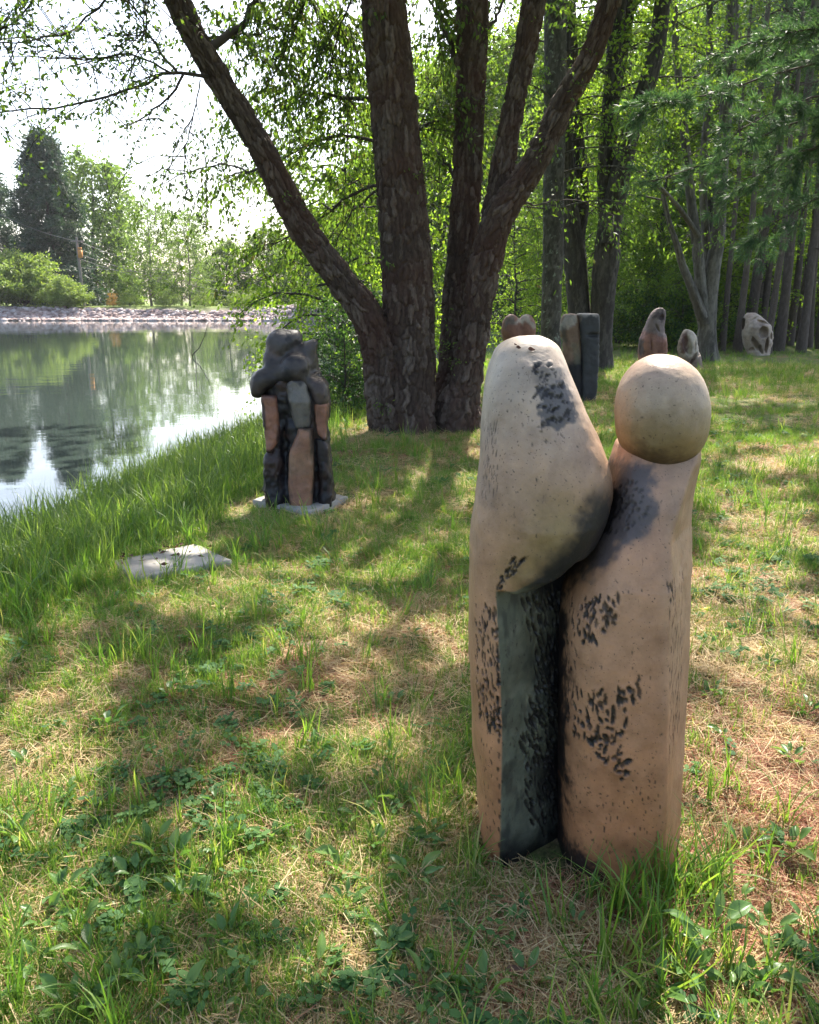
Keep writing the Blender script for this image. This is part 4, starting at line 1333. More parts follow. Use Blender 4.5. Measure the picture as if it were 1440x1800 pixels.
def paint_couple(v, n, which):
    px, py, w = to_px(v)
    # positions of marks are measured on the front; the back gets the same colours from the mirrored side
    N = len(v)
    nz = fbm(v * 9, 3, 5) - 0.5
    nf = fbm(v * 40, 3, 8) - 0.5
    n9 = fbm(v * 110, 2, 12) - 0.5
    jx, jy = px + nz * 46 + nf * 26 + n9 * 16, py + nz * 46 + nf * 26 - n9 * 16
    tan = np.array([0.43, 0.238, 0.138]); pale = np.array([0.44, 0.37, 0.30]); orange = np.array([0.41, 0.185, 0.085]); olive = np.array([0.25, 0.175, 0.075]); black = np.array([0.009, 0.009, 0.010]); green = np.array([0.125, 0.128, 0.088]); blue = np.array([0.058, 0.060, 0.07])
    c = np.tile(tan, (N, 1))
    c = lerp(c, sstep(1040, 1500, jy), orange)
    if which == 'left':
        c = lerp(c, sstep(1010, 600, jy + (jx - 900) * 0.5), pale)
        c = lerp(c, 0.95 * np.exp(-(((jx - 985) / 85) ** 2 + ((jy - 955) / 115) ** 2)), olive)
        c = lerp(c, 0.8 * np.exp(-(((jx - 930) / 50) ** 2 + ((jy - 1015) / 30) ** 2)), olive * 0.9)
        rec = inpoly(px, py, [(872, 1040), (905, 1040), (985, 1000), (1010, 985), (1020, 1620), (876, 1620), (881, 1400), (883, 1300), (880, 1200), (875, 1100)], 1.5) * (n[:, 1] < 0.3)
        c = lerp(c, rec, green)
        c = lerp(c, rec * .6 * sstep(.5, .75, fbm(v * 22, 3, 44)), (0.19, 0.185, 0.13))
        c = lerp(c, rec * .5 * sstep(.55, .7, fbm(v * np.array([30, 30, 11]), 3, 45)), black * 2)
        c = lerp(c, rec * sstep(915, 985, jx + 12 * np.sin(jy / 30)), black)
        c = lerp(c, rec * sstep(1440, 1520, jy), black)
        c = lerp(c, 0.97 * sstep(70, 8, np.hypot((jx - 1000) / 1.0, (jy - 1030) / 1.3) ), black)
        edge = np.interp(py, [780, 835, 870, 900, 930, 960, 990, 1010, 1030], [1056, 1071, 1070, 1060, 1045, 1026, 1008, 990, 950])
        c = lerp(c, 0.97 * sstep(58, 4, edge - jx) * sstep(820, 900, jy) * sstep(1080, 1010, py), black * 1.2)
        patch = inpoly(jx, jy, [(938, 675), (990, 668), (1003, 700), (1010, 730), (985, 745), (952, 748), (940, 715)], 4)
        c = lerp(c, 0.85 * patch, blue)
        c = lerp(c, 0.4 * inpoly(jx, jy, [(935, 640), (960, 630), (985, 668), (945, 680)], 10), blue)
        c = lerp(c, 0.30 * inpoly(jx, jy, [(843, 735), (868, 740), (872, 880), (850, 895), (842, 860)], 8), (0.15, 0.10, 0.08))
    elif which == 'right':
        c = lerp(c, 0.5 * sstep(1000, 830, jy), np.array([0.33, 0.22, 0.165]))
        neck = inpoly(jx, jy, [(1060, 806), (1150, 818), (1152, 860), (1138, 925), (1100, 965), (1050, 1000), (1010, 1022), (1000, 1000), (1060, 890)], 12)
        c = lerp(c, 0.86 * neck, blue)
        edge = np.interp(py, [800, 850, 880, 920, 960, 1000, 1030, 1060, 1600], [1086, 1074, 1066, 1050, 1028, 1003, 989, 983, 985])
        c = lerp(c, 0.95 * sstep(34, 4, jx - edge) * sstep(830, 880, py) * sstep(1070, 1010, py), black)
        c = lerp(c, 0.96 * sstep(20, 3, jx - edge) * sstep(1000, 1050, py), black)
        c = lerp(c, 0.95 * inpoly(jx, jy, [(960, 1470), (1000, 1478), (1050, 1520), (1095, 1580), (960, 1640)], 14), black * 1.3)
        c = lerp(c, 0.35 * sstep(1520, 1580, jy), np.array([0.22, 0.17, 0.09]))
        c = lerp(c, 0.35 * sstep(1150, 1190, px), np.array([0.40, 0.29, 0.19]))
    else:
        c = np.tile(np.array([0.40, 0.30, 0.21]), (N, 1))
        c = lerp(c, 0.55 * sstep(690, 630, jy), (0.43, 0.29, 0.22))  # pinker top: the sunlit cap put into the colour
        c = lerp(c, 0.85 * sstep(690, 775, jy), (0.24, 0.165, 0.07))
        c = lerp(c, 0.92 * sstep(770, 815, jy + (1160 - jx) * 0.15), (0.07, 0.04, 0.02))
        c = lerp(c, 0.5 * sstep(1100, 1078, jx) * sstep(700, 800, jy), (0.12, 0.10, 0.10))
    return c


def gouge(v, n, col, marks, r):
    """press elongated marks into the surface and fill them with dark glaze.
    marks: (px, py, half width px, half height px, depth m, slant, darkness)"""
    px, py, w = to_px(v)
    front = n @ np.array([0, -1, 0.1]) > -0.15
    fi = np.nonzero(front)[0]
    for mx, my, hw, hh, dep, sl, dk in marks:
        near = fi[np.hypot(px[fi] - mx, py[fi] - my) < 5]
        if not len(near): continue
        c = v[near[np.argmin(w[near])]]
        k = w[near].min() / FPX
        a, b = hw * k, hh * k
        d = v - c
        m = (np.abs(d) < 2.2 * max(a, b)).all(1)
        i = np.nonzero(m)[0]
        dd = d[i]
        t = np.hypot(dd[:, 0], dd[:, 1]) * np.sign(dd[:, 0] + 1e-9 * dd[:, 1])
        zz = dd[:, 2]
        u = t + sl * zz
        e = np.sqrt((u / a) ** 2 + (zz / b) ** 2) + (vnoise(v[i] * 160, 4) - 0.5) * 0.75
        s = sstep(1.4, 0.85, e)
        v[i] -= n[i] * (dep * sstep(1.5, 0.2, e))[:, None]
        lift = dep * 0.35 * np.exp(-((e - 1.5) / 0.3) ** 2)
        v[i] += n[i] * lift[:, None]
        col[i] = col[i] * (1 - s * dk)[:, None] + np.array([0.014, 0.011, 0.010]) * (s * dk)[:, None]


def rows_of(r, poly, dx, dy, hw, hh, dep, sl, dk, keep=0.9, jit=0.42):
    poly = np.asarray(poly, float)
    x0, y0 = poly.min(0); x1, y1 = poly.max(0)
    dx, dy, hw, hh = dx * .74, dy * .70, hw * .72, hh * .80
    X, Y = np.meshgrid(np.arange(x0, x1, dx), np.arange(y0, y1, dy))
    X = X + (np.arange(X.shape[0]) % 2)[:, None] * dx * 0.5
    X = X + r.normal(size=X.shape) * dx * jit * 0.5; Y = Y + r.normal(size=Y.shape) * dy * jit * 0.6
    m = (inpoly(X, Y, poly, 1) > 0.5) & (r.random(X.shape) < keep)
    out = []
    for x, y in zip(X[m], Y[m]):
        f = 0.6 + 0.8 * r.random()
        out.append((x, y, 1.2 * hw * f, 1.15 * hh * (0.5 + 1.0 * r.random()), dep * f, sl + r.normal() * 0.15, min(.97, 1.1 * dk * (0.8 + 0.3 * r.random()))))
    return out


rg = np.random.default_rng(3)
marks_l = (rows_of(rg, [(830, 1062), (868, 1068), (878, 1160), (884, 1250), (880, 1285), (838, 1270), (830, 1180)], 9, 17, 2.6, 7.0, .0035, 0.2, 0.8, 0.8)
           + rows_of(rg, [(848, 1250), (880, 1240), (880, 1300), (856, 1290)], 8, 14, 2.6, 7, .0035, .1, .85)
           + rows_of(rg, [(842, 742), (868, 750), (872, 860), (846, 890), (840, 850)], 7, 16, 1.3, 8, .0012, 0.1, 0.6, 0.6)
           + rows_of(rg, [(866, 1030), (902, 980), (916, 985), (900, 1010), (872, 1040)], 8, 9, 3.4, 5, .003, -0.5, 0.9, 0.8)
           + rows_of(rg, [(918, 1060), (985, 1030), (988, 1200), (950, 1180), (935, 1120)], 12, 26, 4.2, 12, .006, 0.3, 0.85, .85)
           + rows_of(rg, [(950, 1180), (988, 1180), (988, 1330), (930, 1350), (915, 1300), (945, 1230)], 11, 24, 4.2, 12, .006, 0.45, 0.85, .85)
           + rows_of(rg, [(935, 1330), (988, 1330), (986, 1470), (935, 1460), (925, 1400)], 11, 24, 3.6, 11, .005, 0.4, 0.85, .85)
           + rows_of(rg, [(938, 640), (968, 632), (1003, 680), (1010, 742), (955, 748), (938, 700)], 12, 11, 3.6, 4.2, .0035, -0.5, 0.75, .7)
           + rows_of(rg, [(915, 640), (940, 660), (945, 720), (1000, 770), (960, 800), (925, 760)], 22, 24, 2.4, 3.0, .001, 0, 0.55, .4)
           + rows_of(rg, [(860, 600), (1000, 650), (1050, 880), (880, 1000), (845, 800)], 24, 26, 1.2, 1.8, .0006, 0, 0.7, .4)
           + rows_of(rg, [(835, 1290), (876, 1290), (874, 1440), (850, 1480)], 13, 22, 1.4, 3.5, .0012, .1, 0.75, .6)
           + rows_of(rg, [(885, 1080), (935, 1090), (930, 1450), (885, 1450)], 14, 26, 1.4, 3, .0008, .2, 0.6, .5)
           + [(874, 1150 + 26 * k, 2.2, 5, .002, 0, .8) for k in range(14)])
marks_r = (rows_of(rg, [(987, 1050), (1050, 1048), (1088, 1052), (1088, 1100), (1050, 1128), (1000, 1140), (987, 1120)], 11, 19, 3.6, 8, .0032, 0.1, 0.85, .8)
           + rows_of(rg, [(988, 1140), (1012, 1140), (1010, 1200), (990, 1230)], 9, 24, 2.4, 8, .003, .1, .75, .6)
           + rows_of(rg, [(990, 1205), (1030, 1215), (1060, 1220), (1125, 1195), (1130, 1215), (1105, 1250), (1090, 1300), (1050, 1320), (1020, 1300), (992, 1290)], 13, 20, 3.8, 8, .0035, 0.15, 0.9, .78)
           + rows_of(rg, [(1020, 1300), (1090, 1290), (1108, 1340), (1104, 1392), (1085, 1370), (1055, 1345)], 13, 17, 4.2, 6.5, .0035, -.2, 0.9, .75)
           + rows_of(rg, [(1112, 1340), (1155, 1330), (1155, 1440), (1115, 1440)], 14, 16, 1.6, 2.5, .001, -.3, .8, .55)
           + rows_of(rg, [(1178, 1030), (1206, 1000), (1204, 1160), (1198, 1300), (1180, 1350), (1182, 1180)], 7, 21, 2.0, 10, .0022, .1, .75, .75)
           + rows_of(rg, [(1000, 1380), (1150, 1390), (1150, 1540), (1060, 1500), (1000, 1440)], 21, 24, 1.5, 2.6, .001, 0, .75, .5)
           + rows_of(rg, [(1000, 1150), (1190, 1130), (1190, 1500), (1000, 1500)], 27, 30, 1.3, 2.2, .0008, 0, .7, .4)
           + rows_of(rg, [(1060, 850), (1125, 835), (1138, 900), (1100, 930), (1055, 940)], 11, 17, 3.6, 5, .0018, -.3, .5, .7)
           + rows_of(rg, [(1120, 930), (1190, 880), (1190, 1050), (1060, 1040)], 30, 30, 1.4, 2, .0006, 0, .7, .3)
           + [(1063, 915, 7, 3, .001, -3, .3)])
marks_b = [(1126, 735, 2, 2, .0005, 0, .7), (1190, 790, 1.4, 1.4, .0004, 0, .5), (1142, 770, 1.2, 1.2, .0004, 0, .5), (1100, 742, 1.2, 1.6, .0004, 0, .4)]

for nm, f, lo, hi, marks, wh in (
        ('taller_figure', left_sdf, (x_of(810, 1100), YS - .25, -0.05), (x_of(1082, 840), YS + .23, z_of(580)), marks_l, 'left'),
        ('shorter_figure', right_sdf, (x_of(970, 1300), YS - .235, -0.05), (x_of(1240, 850), YS + .23, z_of(765)), marks_r, 'right'),
        ('head', ball_f, ball_c - .16, ball_c + .16, marks_b, 'ball')):
    v, q = polymesh(f, lo, hi, 0.0036 if wh != 'ball' else .005)
    n = vnormals(v, q)
    v += n * ((fbm(v * 5, 2, 2) - 0.5) * 0.014 + (fbm(v * 14, 2, 3) - 0.5) * 0.007 + (fbm(v * 55, 2, 4) - 0.5) * 0.0016)[:, None]
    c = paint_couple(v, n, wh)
    c = c * 0.86
    gouge(v, n, c, marks, rg)
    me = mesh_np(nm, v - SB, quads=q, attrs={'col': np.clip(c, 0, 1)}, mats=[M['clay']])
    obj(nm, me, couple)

# dry leaves lying on top of the taller figure
def dry_leaf(px, py, Y, ln, wd, rz, roll, label, name='dry_leaf', mat='dead_leaf', z=None, vv=0.3, curl=0.9):
    b = Buf()
    s = np.linspace(0, 1, 9); wv = np.sin(math.pi * s ** 0.85) * wd * 0.5
    x = (s - .5) * ln; zc = curl * ln * 0.25 * (2 * s - 1) ** 2
    rows = np.stack([np.stack([x, k * wv, zc + abs(k) * wv * curl * 0.8], -1) for k in (-1, -.5, 0, .5, 1)], 1)
    b.add(rows.reshape(-1, 3), q=[(i * 5 + j, i * 5 + 5 + j, i * 5 + 6 + j, i * 5 + 1 + j) for i in range(8) for j in range(4)], a=vv)
    o = obj(name, b.mesh(name, [M[mat]]))
    o.location = P(px, py, Y) if z is None else G(px, py, z)
    o.rotation_euler = (roll, 0.1, rz)
    return tag(o, label, 'leaf')


def on_top(px, py):
    """point of the taller figure seen at a pixel"""
    best = None
    for Y in np.linspace(YS - .22, YS + .1, 161):
        p = P(px, py, Y)
        if left_sdf(p[0].reshape(1, 1, 1), p[1].reshape(1, 1, 1), p[2].reshape(1, 1, 1))[0, 0, 0] < 0:
            return Y - 0.004
    return YS - 0.1


dry_leaf(905, 606, on_top(905, 606), .016, .006, 1.0, 0.9, 'thin curled dry leaf, leftmost of three on the pale sculpture top')
dry_leaf(911, 612, on_top(911, 612), .013, .011, .3, 0.9, 'small round dry leaf in the middle of three on the pale sculpture top', vv=.1)
dry_leaf(933, 616, on_top(933, 616), .022, .014, .5, 0.9, 'larger folded dry leaf, rightmost of three on the pale sculpture top', vv=.2)

# ---- sculpture of dark lobes and terracotta panels on its slab, by the water


def part_mesh(nm, f, lo, hi, h, paint, parent, shift, mat='clay_dark', rough=0.006):
    v, q = polymesh(f, lo, hi, h)
    n = vnormals(v, q)
    v += n * ((fbm(v * 5, 3, 3) - 0.5) * rough * 3.2 + (np.abs(fbm(v * 11, 3, 6) - 0.5) - .1) * rough * 2.2 + (fbm(v * 28, 2, 4) - 0.5) * rough * 1.0)[:, None]
    px, py, w = to_px(v)
    c = paint(px + (fbm(v * 12, 3, 9) - .5) * 10, py + (fbm(v * 12, 3, 10) - .5) * 14, v)
    me = mesh_np(nm, v - shift, quads=q, attrs={'col': np.clip(c, 0.004, 1)}, mats=[M[mat]])
    return obj(nm, me, parent)


YD = 6.05
SD = np.array([G(530, 895)[0], YD, 0.03])
dark = empty('sculpture', tuple(SD), 0, 'dark sculpture with grey rounded lobes over terracotta panels, standing on a slab by the pond', 'sculpture')
zd = lambda py: P(720, py, YD)[2]
xd = lambda px, py: P(px, py, YD)[0]
soot = np.array([0.016, 0.014, 0.016]); dgrey = np.array([0.042, 0.034, 0.031]); terra = np.array([0.25, 0.115, 0.075]); lgrey = np.array([0.13, 0.115, 0.10])


def solid(col, edge=None, amt=.3):
    def f(px, py, v):
        c = np.tile(np.asarray(col, float), (len(v), 1))
        dx = np.minimum(v[:, 0] - v[:, 0].min(), v[:, 0].max() - v[:, 0]); dz = np.minimum(v[:, 2] - v[:, 2].min(), v[:, 2].max() - v[:, 2])
        c = lerp(c, .85 * sstep(.028, .004, np.minimum(dx, dz) + (fbm(v * 13, 3, 31) - .5) * .09), soot)
        m = sstep(0.45, 0.75, fbm(v * 6, 3, 15)) * amt
        return lerp(c, m, edge if edge is not None else np.asarray(col) * 0.5)
    return f


base_f = stack_sdf([(650, 468, 560), (680, 464, 576), (720, 468, 578), (780, 474, 580), (800, 476, 581), (850, 470, 585), (880, 474, 588), (900, 480, 588), (915, 484, 588)], YD, YD, .17, p=3.2, ztop=zd(655), zbot=0.0, k=.02)


def base_sdf(X, Y, Z):
    d = base_f(X, Y, Z)
    d = smin(d, sell((xd(487, 840), YD - .11, zd(845)), (.085, .10, .24), 0.06, 2.4)(X, Y, Z), .05)
    d = smin(d, sell((xd(575, 850), YD - .09, zd(840)), (.05, .09, .22), -0.03, 2.4)(X, Y, Z), .05)
    groove = ell((xd(505, 760), YD - .20, zd(790)), (.032, .10, .30)); g2 = ell((xd(560, 830), YD - .2, zd(840)), (.028, .09, .3))
    return smax(smax(d, -groove(X, Y, Z), .03), -g2(X, Y, Z), .03)


def paint_base(px, py, v):
    c = np.tile(soot, (len(v), 1))
    return lerp(c, .35 * sstep(.5, .7, fbm(v * 9, 3, 2)), (0.10, .055, .04))


LOD = (xd(435, 700), YD - .33, -0.01); HID = (xd(600, 700), YD + .25, zd(568))
part_mesh('base_block', base_sdf, LOD, HID, .011, paint_base, dark, SD, rough=.02)


def upper_sdf(X, Y, Z):
    d = sell((xd(495, 606), YD - .03, zd(608)), (.095, .11, .115), 0.40, 2.4)(X, Y, Z)
    d = smin(d, sell((xd(510, 594), YD, zd(598)), (.085, .10, .06), 0.55, 2.2)(X, Y, Z), .04)
    d = smin(d, sell((xd(530, 622), YD, zd(626)), (.055, .09, .16), -0.80, 2.2)(X, Y, Z), .05)
    d = smin(d, sell((xd(542, 640), YD + .02, zd(642)), (.065, .11, .10), -0.3, 2.3)(X, Y, Z), .05)
    d = smin(d, sell((xd(523, 643), YD - .14, zd(646)), (.100, .085, .108), -0.2, 2.3)(X, Y, Z), .03)
    d = smin(d, sell((xd(492, 642), YD - .08, zd(646)), (.05, .07, .13), 0.85, 2.2)(X, Y, Z), .06)
    d = smin(d, sell((xd(472, 662), YD - .10, zd(664)), (.110, .10, .080), 0.42, 2.4)(X, Y, Z), .05)
    d = smin(d, sell((xd(459, 672), YD - .11, zd(676)), (.050, .095, .085), -0.25, 2.5)(X, Y, Z), .04)
    d = smin(d, sell((xd(548, 672), YD - .09, zd(672)), (.10, .09, .06), -0.25, 2.4)(X, Y, Z), .05)
    d = smin(d, sell((xd(565, 682), YD - .10, zd(688)), (.062, .10, .10), 0.1, 2.6)(X, Y, Z), .04)
    d = smin(d, sell((xd(527, 662), YD + .05, zd(664)), (.15, .10, .085), 0.05, 2.5)(X, Y, Z), .04)
    return d


def paint_upper(px, py, v):
    c = np.tile(dgrey, (len(v), 1))
    c = lerp(c, .7 * inpoly(px, py, [(468, 660), (512, 655), (512, 720), (470, 700)], 8), soot)
    c = lerp(c, .9 * inpoly(px, py, [(480, 672), (512, 662), (514, 730), (478, 720)], 8), soot)
    c = lerp(c, .5 * sstep(660, 600, py), (0.085, .072, .07))  # lighter grey towards the top: a sheen put into the colour
    c = lerp(c, .7 * sstep(.45, .7, fbm(v * 8, 3, 22)), (0.085, .058, .05))
    return lerp(c, .8 * sstep(.55, .7, fbm(v * 14, 3, 27)), soot)


part_mesh('upper_lobes', upper_sdf, LOD, HID, .010, paint_upper, dark, SD, rough=.008)
part_mesh('hanging_panel', stack_sdf([(664, 516, 540), (672, 510, 545), (700, 512, 553), (725, 518, 552), (745, 526, 552)], YD, YD - .16, [(664, .06), (700, .09), (745, .06)], p=2.6, ztop=zd(664), zbot=zd(746), k=.015), (xd(500, 700), YD - .3, zd(750)), (xd(560, 700), YD, zd(655)), .008, solid(lgrey, soot, .5), dark, SD)
part_mesh('panel', stack_sdf([(744, 532, 553), (755, 529, 555), (775, 520, 556), (790, 514, 556), (820, 512, 557), (850, 512, 556), (880, 515, 553), (904, 524, 548)], YD, YD - .13, .12, p=4, ztop=zd(745), zbot=zd(904), k=.01), (xd(500, 800), YD - .28, zd(910)), (xd(565, 800), YD + .05, zd(740)), .008, solid(terra * (1, 1.1, 1.1), (0.2, .15, .09)), dark, SD)['label'] = 'bottle-shaped terracotta panel in the middle'
part_mesh('panel', stack_sdf([(690, 466, 492), (720, 468, 496), (755, 471, 499), (770, 474, 495), (788, 477, 483)], YD, YD - .12, .085, p=4, ztop=zd(690), zbot=zd(788), k=.01), (xd(455, 740), YD - .24, zd(795)), (xd(510, 740), YD, zd(680)), .008, solid(terra), dark, SD, rough=.009)
part_mesh('panel', stack_sdf([(705, 556, 580), (735, 556, 579), (755, 560, 578), (768, 572, 578)], YD, YD - .10, .085, p=4, ztop=zd(705), zbot=zd(768), k=.01), (xd(545, 740), YD - .22, zd(775)), (xd(590, 740), YD, zd(700)), .008, solid(terra * .9), dark, SD)
part_mesh('panel', stack_sdf([(762, 557, 568), (775, 557, 580), (800, 560, 583), (840, 566, 585), (890, 562, 587), (900, 562, 587)], YD, YD - .085, .085, p=4, ztop=zd(765), zbot=0.02, k=.01), (xd(545, 840), YD - .22, 0.0), (xd(600, 840), YD, zd(755)), .008, solid((0.045, .03, .028), soot, .8), dark, SD)['label'] = 'sooty dark panel at the lower right'


def slab(name, corners, thick, z, label, seed):
    """concrete slab from four ground pixels"""
    c = np.array([G(*a)[:2] for a in corners])
    cen = c.mean(0)
    n = 40
    u, w = np.meshgrid(np.linspace(0, 1, n), np.linspace(0, 1, n), indexing='ij')
    p = (c[0] * ((1 - u) * (1 - w))[..., None] + c[1] * (u * (1 - w))[..., None] + c[2] * (u * w)[..., None] + c[3] * ((1 - u) * w)[..., None]) - cen
    e = np.minimum(np.minimum(u, 1 - u), np.minimum(w, 1 - w))
    zt = thick - 0.006 * (e < 0.02) + (fbm(p * 6, 2, seed) - .5) * .006
    p = p * (1 + (fbm(p * 11, 2, seed + 3) - .5) * .03 * (e < .03))[..., None]
    top = np.concatenate([p, zt[..., None]], -1).reshape(-1, 3)
    q = [(i * n + j, (i + 1) * n + j, (i + 1) * n + j + 1, i * n + j + 1) for i in range(n - 1) for j in range(n - 1)]
    rim = [i * n for i in range(n)] + [(n - 1) * n + j for j in range(1, n)] + [i * n + n - 1 for i in range(n - 2, -1, -1)] + [j for j in range(n - 2, 0, -1)]
    low = top[rim] * (1, 1, 0) + (0, 0, -.08)
    m = len(rim)
    q += [(rim[k], n * n + k, n * n + (k + 1) % m, rim[(k + 1) % m]) for k in range(m)]
    b = Buf(); b.add(np.concatenate([top, low]), q=q, a=0.5)
    o = obj(name, b.mesh(name, [M['concrete']], smooth=False))
    o.location = (*cen, z)
    tag(o, label, 'slab')
    return c, cen


slab('concrete_slab', [(445, 890), (545, 912), (612, 884), (515, 864)], 0.06, -0.005, 'concrete slab under the dark lobed sculpture', 3)
SLAB2, SLAB2C = slab('concrete_slab', [(198, 998), (235, 1030), (408, 996), (345, 967)], 0.05, -0.005, 'empty pale concrete slab lying in the grass by the pond', 8)

# ---- the row of smaller sculptures by the wood


def far_sculpture(label, px, py_base, Y, bodies, h, name='sculpture'):
    zb = float(ground_z(np.array([atx(px, Y)]), np.array([Y]))[0])
    s0 = np.array([atx(px, Y), Y, zb])
    e = empty(name, tuple(s0), 0, label, 'sculpture')
    for nm, f, pad, paint in bodies:
        (a, b_, c_, d_) = pad
        lo = (P(a, d_, Y)[0], Y - .45, min(P(720, d_, Y)[2], zb - .05) if d_ > py_base - 8 else P(720, d_, Y)[2]); hi = (P(c_, b_, Y)[0], Y + .45, P(720, b_, Y)[2])
        part_mesh(nm, f, lo, hi, h, paint, e, s0, 'clay_far', rough=.012)
    return e


def EL(px, py, Y, rx, ry, dy=0.0, rot=0., dep=None):
    k = Y / FPX
    return ell((P(px, py, Y)[0], Y + dy, P(720, py, Y)[2]), (rx * k, dep if dep else rx * k, ry * k), rot)


def union(*fs, k=.03):
    def f(X, Y, Z):
        d = fs[0](X, Y, Z)
        for g in fs[1:]: d = smin(d, g(X, Y, Z), k)
        return d
    return f


def minus(f0, *fs, k=.02):
    def f(X, Y, Z):
        d = f0(X, Y, Z)
        for g in fs: d = smax(d, -g(X, Y, Z), k)
        return d
    return f


cream = np.array([0.40, 0.34, 0.28]); rust = np.array([0.24, 0.115, 0.08]); brown = np.array([0.13, 0.075, 0.055])
Ya = 15.0


def paint_a(px, py, v):
    c = np.tile(rust, (len(v), 1))
    c = lerp(c, inpoly(px, py, [(886, 575), (892, 552), (903, 553), (908, 566), (896, 572)], 3) * .8, lgrey)
    c = lerp(c, inpoly(px, py, [(905, 566), (920, 553), (930, 555), (944, 576), (938, 580), (925, 566)], 3), cream)
    return c


far_sculpture('rust-brown sculpture with two rounded cream-edged lobes, partly hidden behind the pale pair', 910, 660, Ya,
              [('body', union(EL(898, 580, Ya, 17, 27), EL(926, 580, Ya, 17, 26, .08), EL(912, 640, Ya, 26, 50), k=.06), (872, 545, 952, 690), paint_a)], .028)
Yb = 13.0


def paint_b(px, py, v):
    c = np.tile(np.array([0.20, 0.125, 0.085]), (len(v), 1))
    c = lerp(c, inpoly(px, py, [(980, 580), (992, 555), (1012, 552), (1016, 568), (1004, 573)], 3), (0.33, .30, .28))
    c = lerp(c, .8 * inpoly(px, py, [(985, 572), (996, 572), (996, 605), (988, 600)], 3), (0.10, .085, .075))
    c = lerp(c, sstep(628, 650, py + (px - 1000) * .7), soot)
    return lerp(c, .6 * inpoly(px, py, [(1006, 606), (1018, 598), (1022, 640), (1008, 640)], 3), (0.16, .15, .11))


def paint_b2(px, py, v):
    c = np.tile(np.array([0.042, 0.042, 0.046]), (len(v), 1))
    c = lerp(c, .8 * sstep(557, 551, py), (0.36, .32, .30))
    return lerp(c, .6 * inpoly(px, py, [(1013, 550), (1024, 556), (1016, 582), (1012, 580)], 2), (0.2, .16, .145))


far_sculpture('sculpture of a brown block leaning on a taller black square block, behind the pale pair', 1025, 680, Yb,
              [('brown_block', minus(stack_sdf([(552, 992, 1013), (560, 986, 1018), (580, 984, 1020), (600, 990, 1022), (640, 990, 1026), (690, 994, 1030)], Yb, Yb, .16, p=2.4, zbot=-.1, k=.03), EL(984, 600, Yb, 5, 14, -.1), EL(1004, 640, Yb, 6, 60, -.2, 0.1)), (972, 545, 1040, 700), paint_b),
               ('black_block', minus(stack_sdf([(551, 1014, 1050), (560, 1016, 1051), (600, 1018, 1050), (640, 1020, 1049), (690, 1020, 1046)], Yb, Yb - .02, .19, p=6, zbot=-.1, k=.015), EL(1040, 588, Yb, 12, 4, -.22, 0, .08)), (1005, 545, 1060, 700), paint_b2)], .02)
Yc = 19.5


def paint_c(px, py, v):
    c = np.tile(np.array([0.23, 0.115, 0.085]), (len(v), 1))
    c = lerp(c, .9 * sstep(590, 582, py - (px - 1147) * .35), (0.15, .12, .11))
    c = lerp(c, .9 * inpoly(px, py, [(1120, 600), (1130, 585), (1132, 625), (1124, 625)], 3), (0.05, .04, .04))
    return lerp(c, .9 * inpoly(px, py, [(1148, 556), (1166, 542), (1170, 560), (1160, 566)], 2), (0.045, .03, .028))


far_sculpture('reddish brown hooded sculpture like a bowed bird, in front of the green bushes', 1147, 642, Yc,
              [('body', minus(union(stack_sdf([(541, 1156, 1166), (545, 1150, 1169), (553, 1143, 1170), (562, 1138, 1169), (574, 1134, 1167), (584, 1130, 1168), (596, 1125, 1171), (615, 1122, 1173), (635, 1124, 1172), (660, 1126, 1170)], Yc, Yc, [(541, .08), (560, .16), (600, .30), (660, .30)], p=2.3, smooth=3, zbot=-.1, k=.03), sell((P(1129, 0, Yc)[0], Yc - .05, P(720, 575, Yc)[2]), (.10, .16, .11), .4, 2.6), sell((P(1140, 0, Yc)[0], Yc - .16, P(720, 580, Yc)[2]), (.06, .1, .16), -.3, 2.2), k=.03),
              EL(1161, 557, Yc, 8, 5, -.22, 0.6, .15), EL(1150, 574, Yc, 3, 12, -.3, 0.5, .15), EL(1139, 600, Yc, 1.6, 20, -.33, 0.1, .1), EL(1124, 612, Yc, 3, 24, -.2, 0, .14), k=.012), (1105, 532, 1188, 655), paint_c)], .02)
Ye = 19.0


def paint_e(px, py, v):
    c = np.tile(cream, (len(v), 1))
    c = lerp(c, .95 * inpoly(px, py, [(1200, 588), (1209, 580), (1211, 600), (1208, 622), (1194, 622), (1196, 605)], 2.5), (0.12, .06, .05))
    return lerp(c, .8 * sstep(622, 632, py), (0.14, .09, .07))


far_sculpture('small cream and brown sculpture with a dark hollow, at the foot of the pale-barked tree', 1207, 648, Ye,
              [('body', minus(stack_sdf([(579, 1205, 1211), (583, 1201, 1217), (590, 1198, 1223), (600, 1194, 1225), (615, 1191, 1227), (630, 1195, 1232), (655, 1200, 1236)], Ye, Ye, [(579, .1), (600, .22), (655, .24)], p=2.3, smooth=3, zbot=-.1, k=.02), EL(1203, 603, Ye, 7, 21, -.24, .2, .16), EL(1219, 600, Ye, 2.5, 18, -.24, -.1, .1), EL(1214, 628, Ye, 2.5, 14, -.24, -.6, .12), EL(1227, 618, Ye, 3, 9, -.2, -.3, .15), k=.012), (1182, 572, 1242, 660), paint_e)], .018)
Yf = 24.0


def paint_f(px, py, v):
    c = np.tile(np.array([0.40, 0.32, 0.26]), (len(v), 1))
    return lerp(c, .6 * inpoly(px, py, [(1322, 565), (1345, 562), (1352, 590), (1345, 620), (1330, 615), (1318, 600)], 4), (0.17, .13, .105))


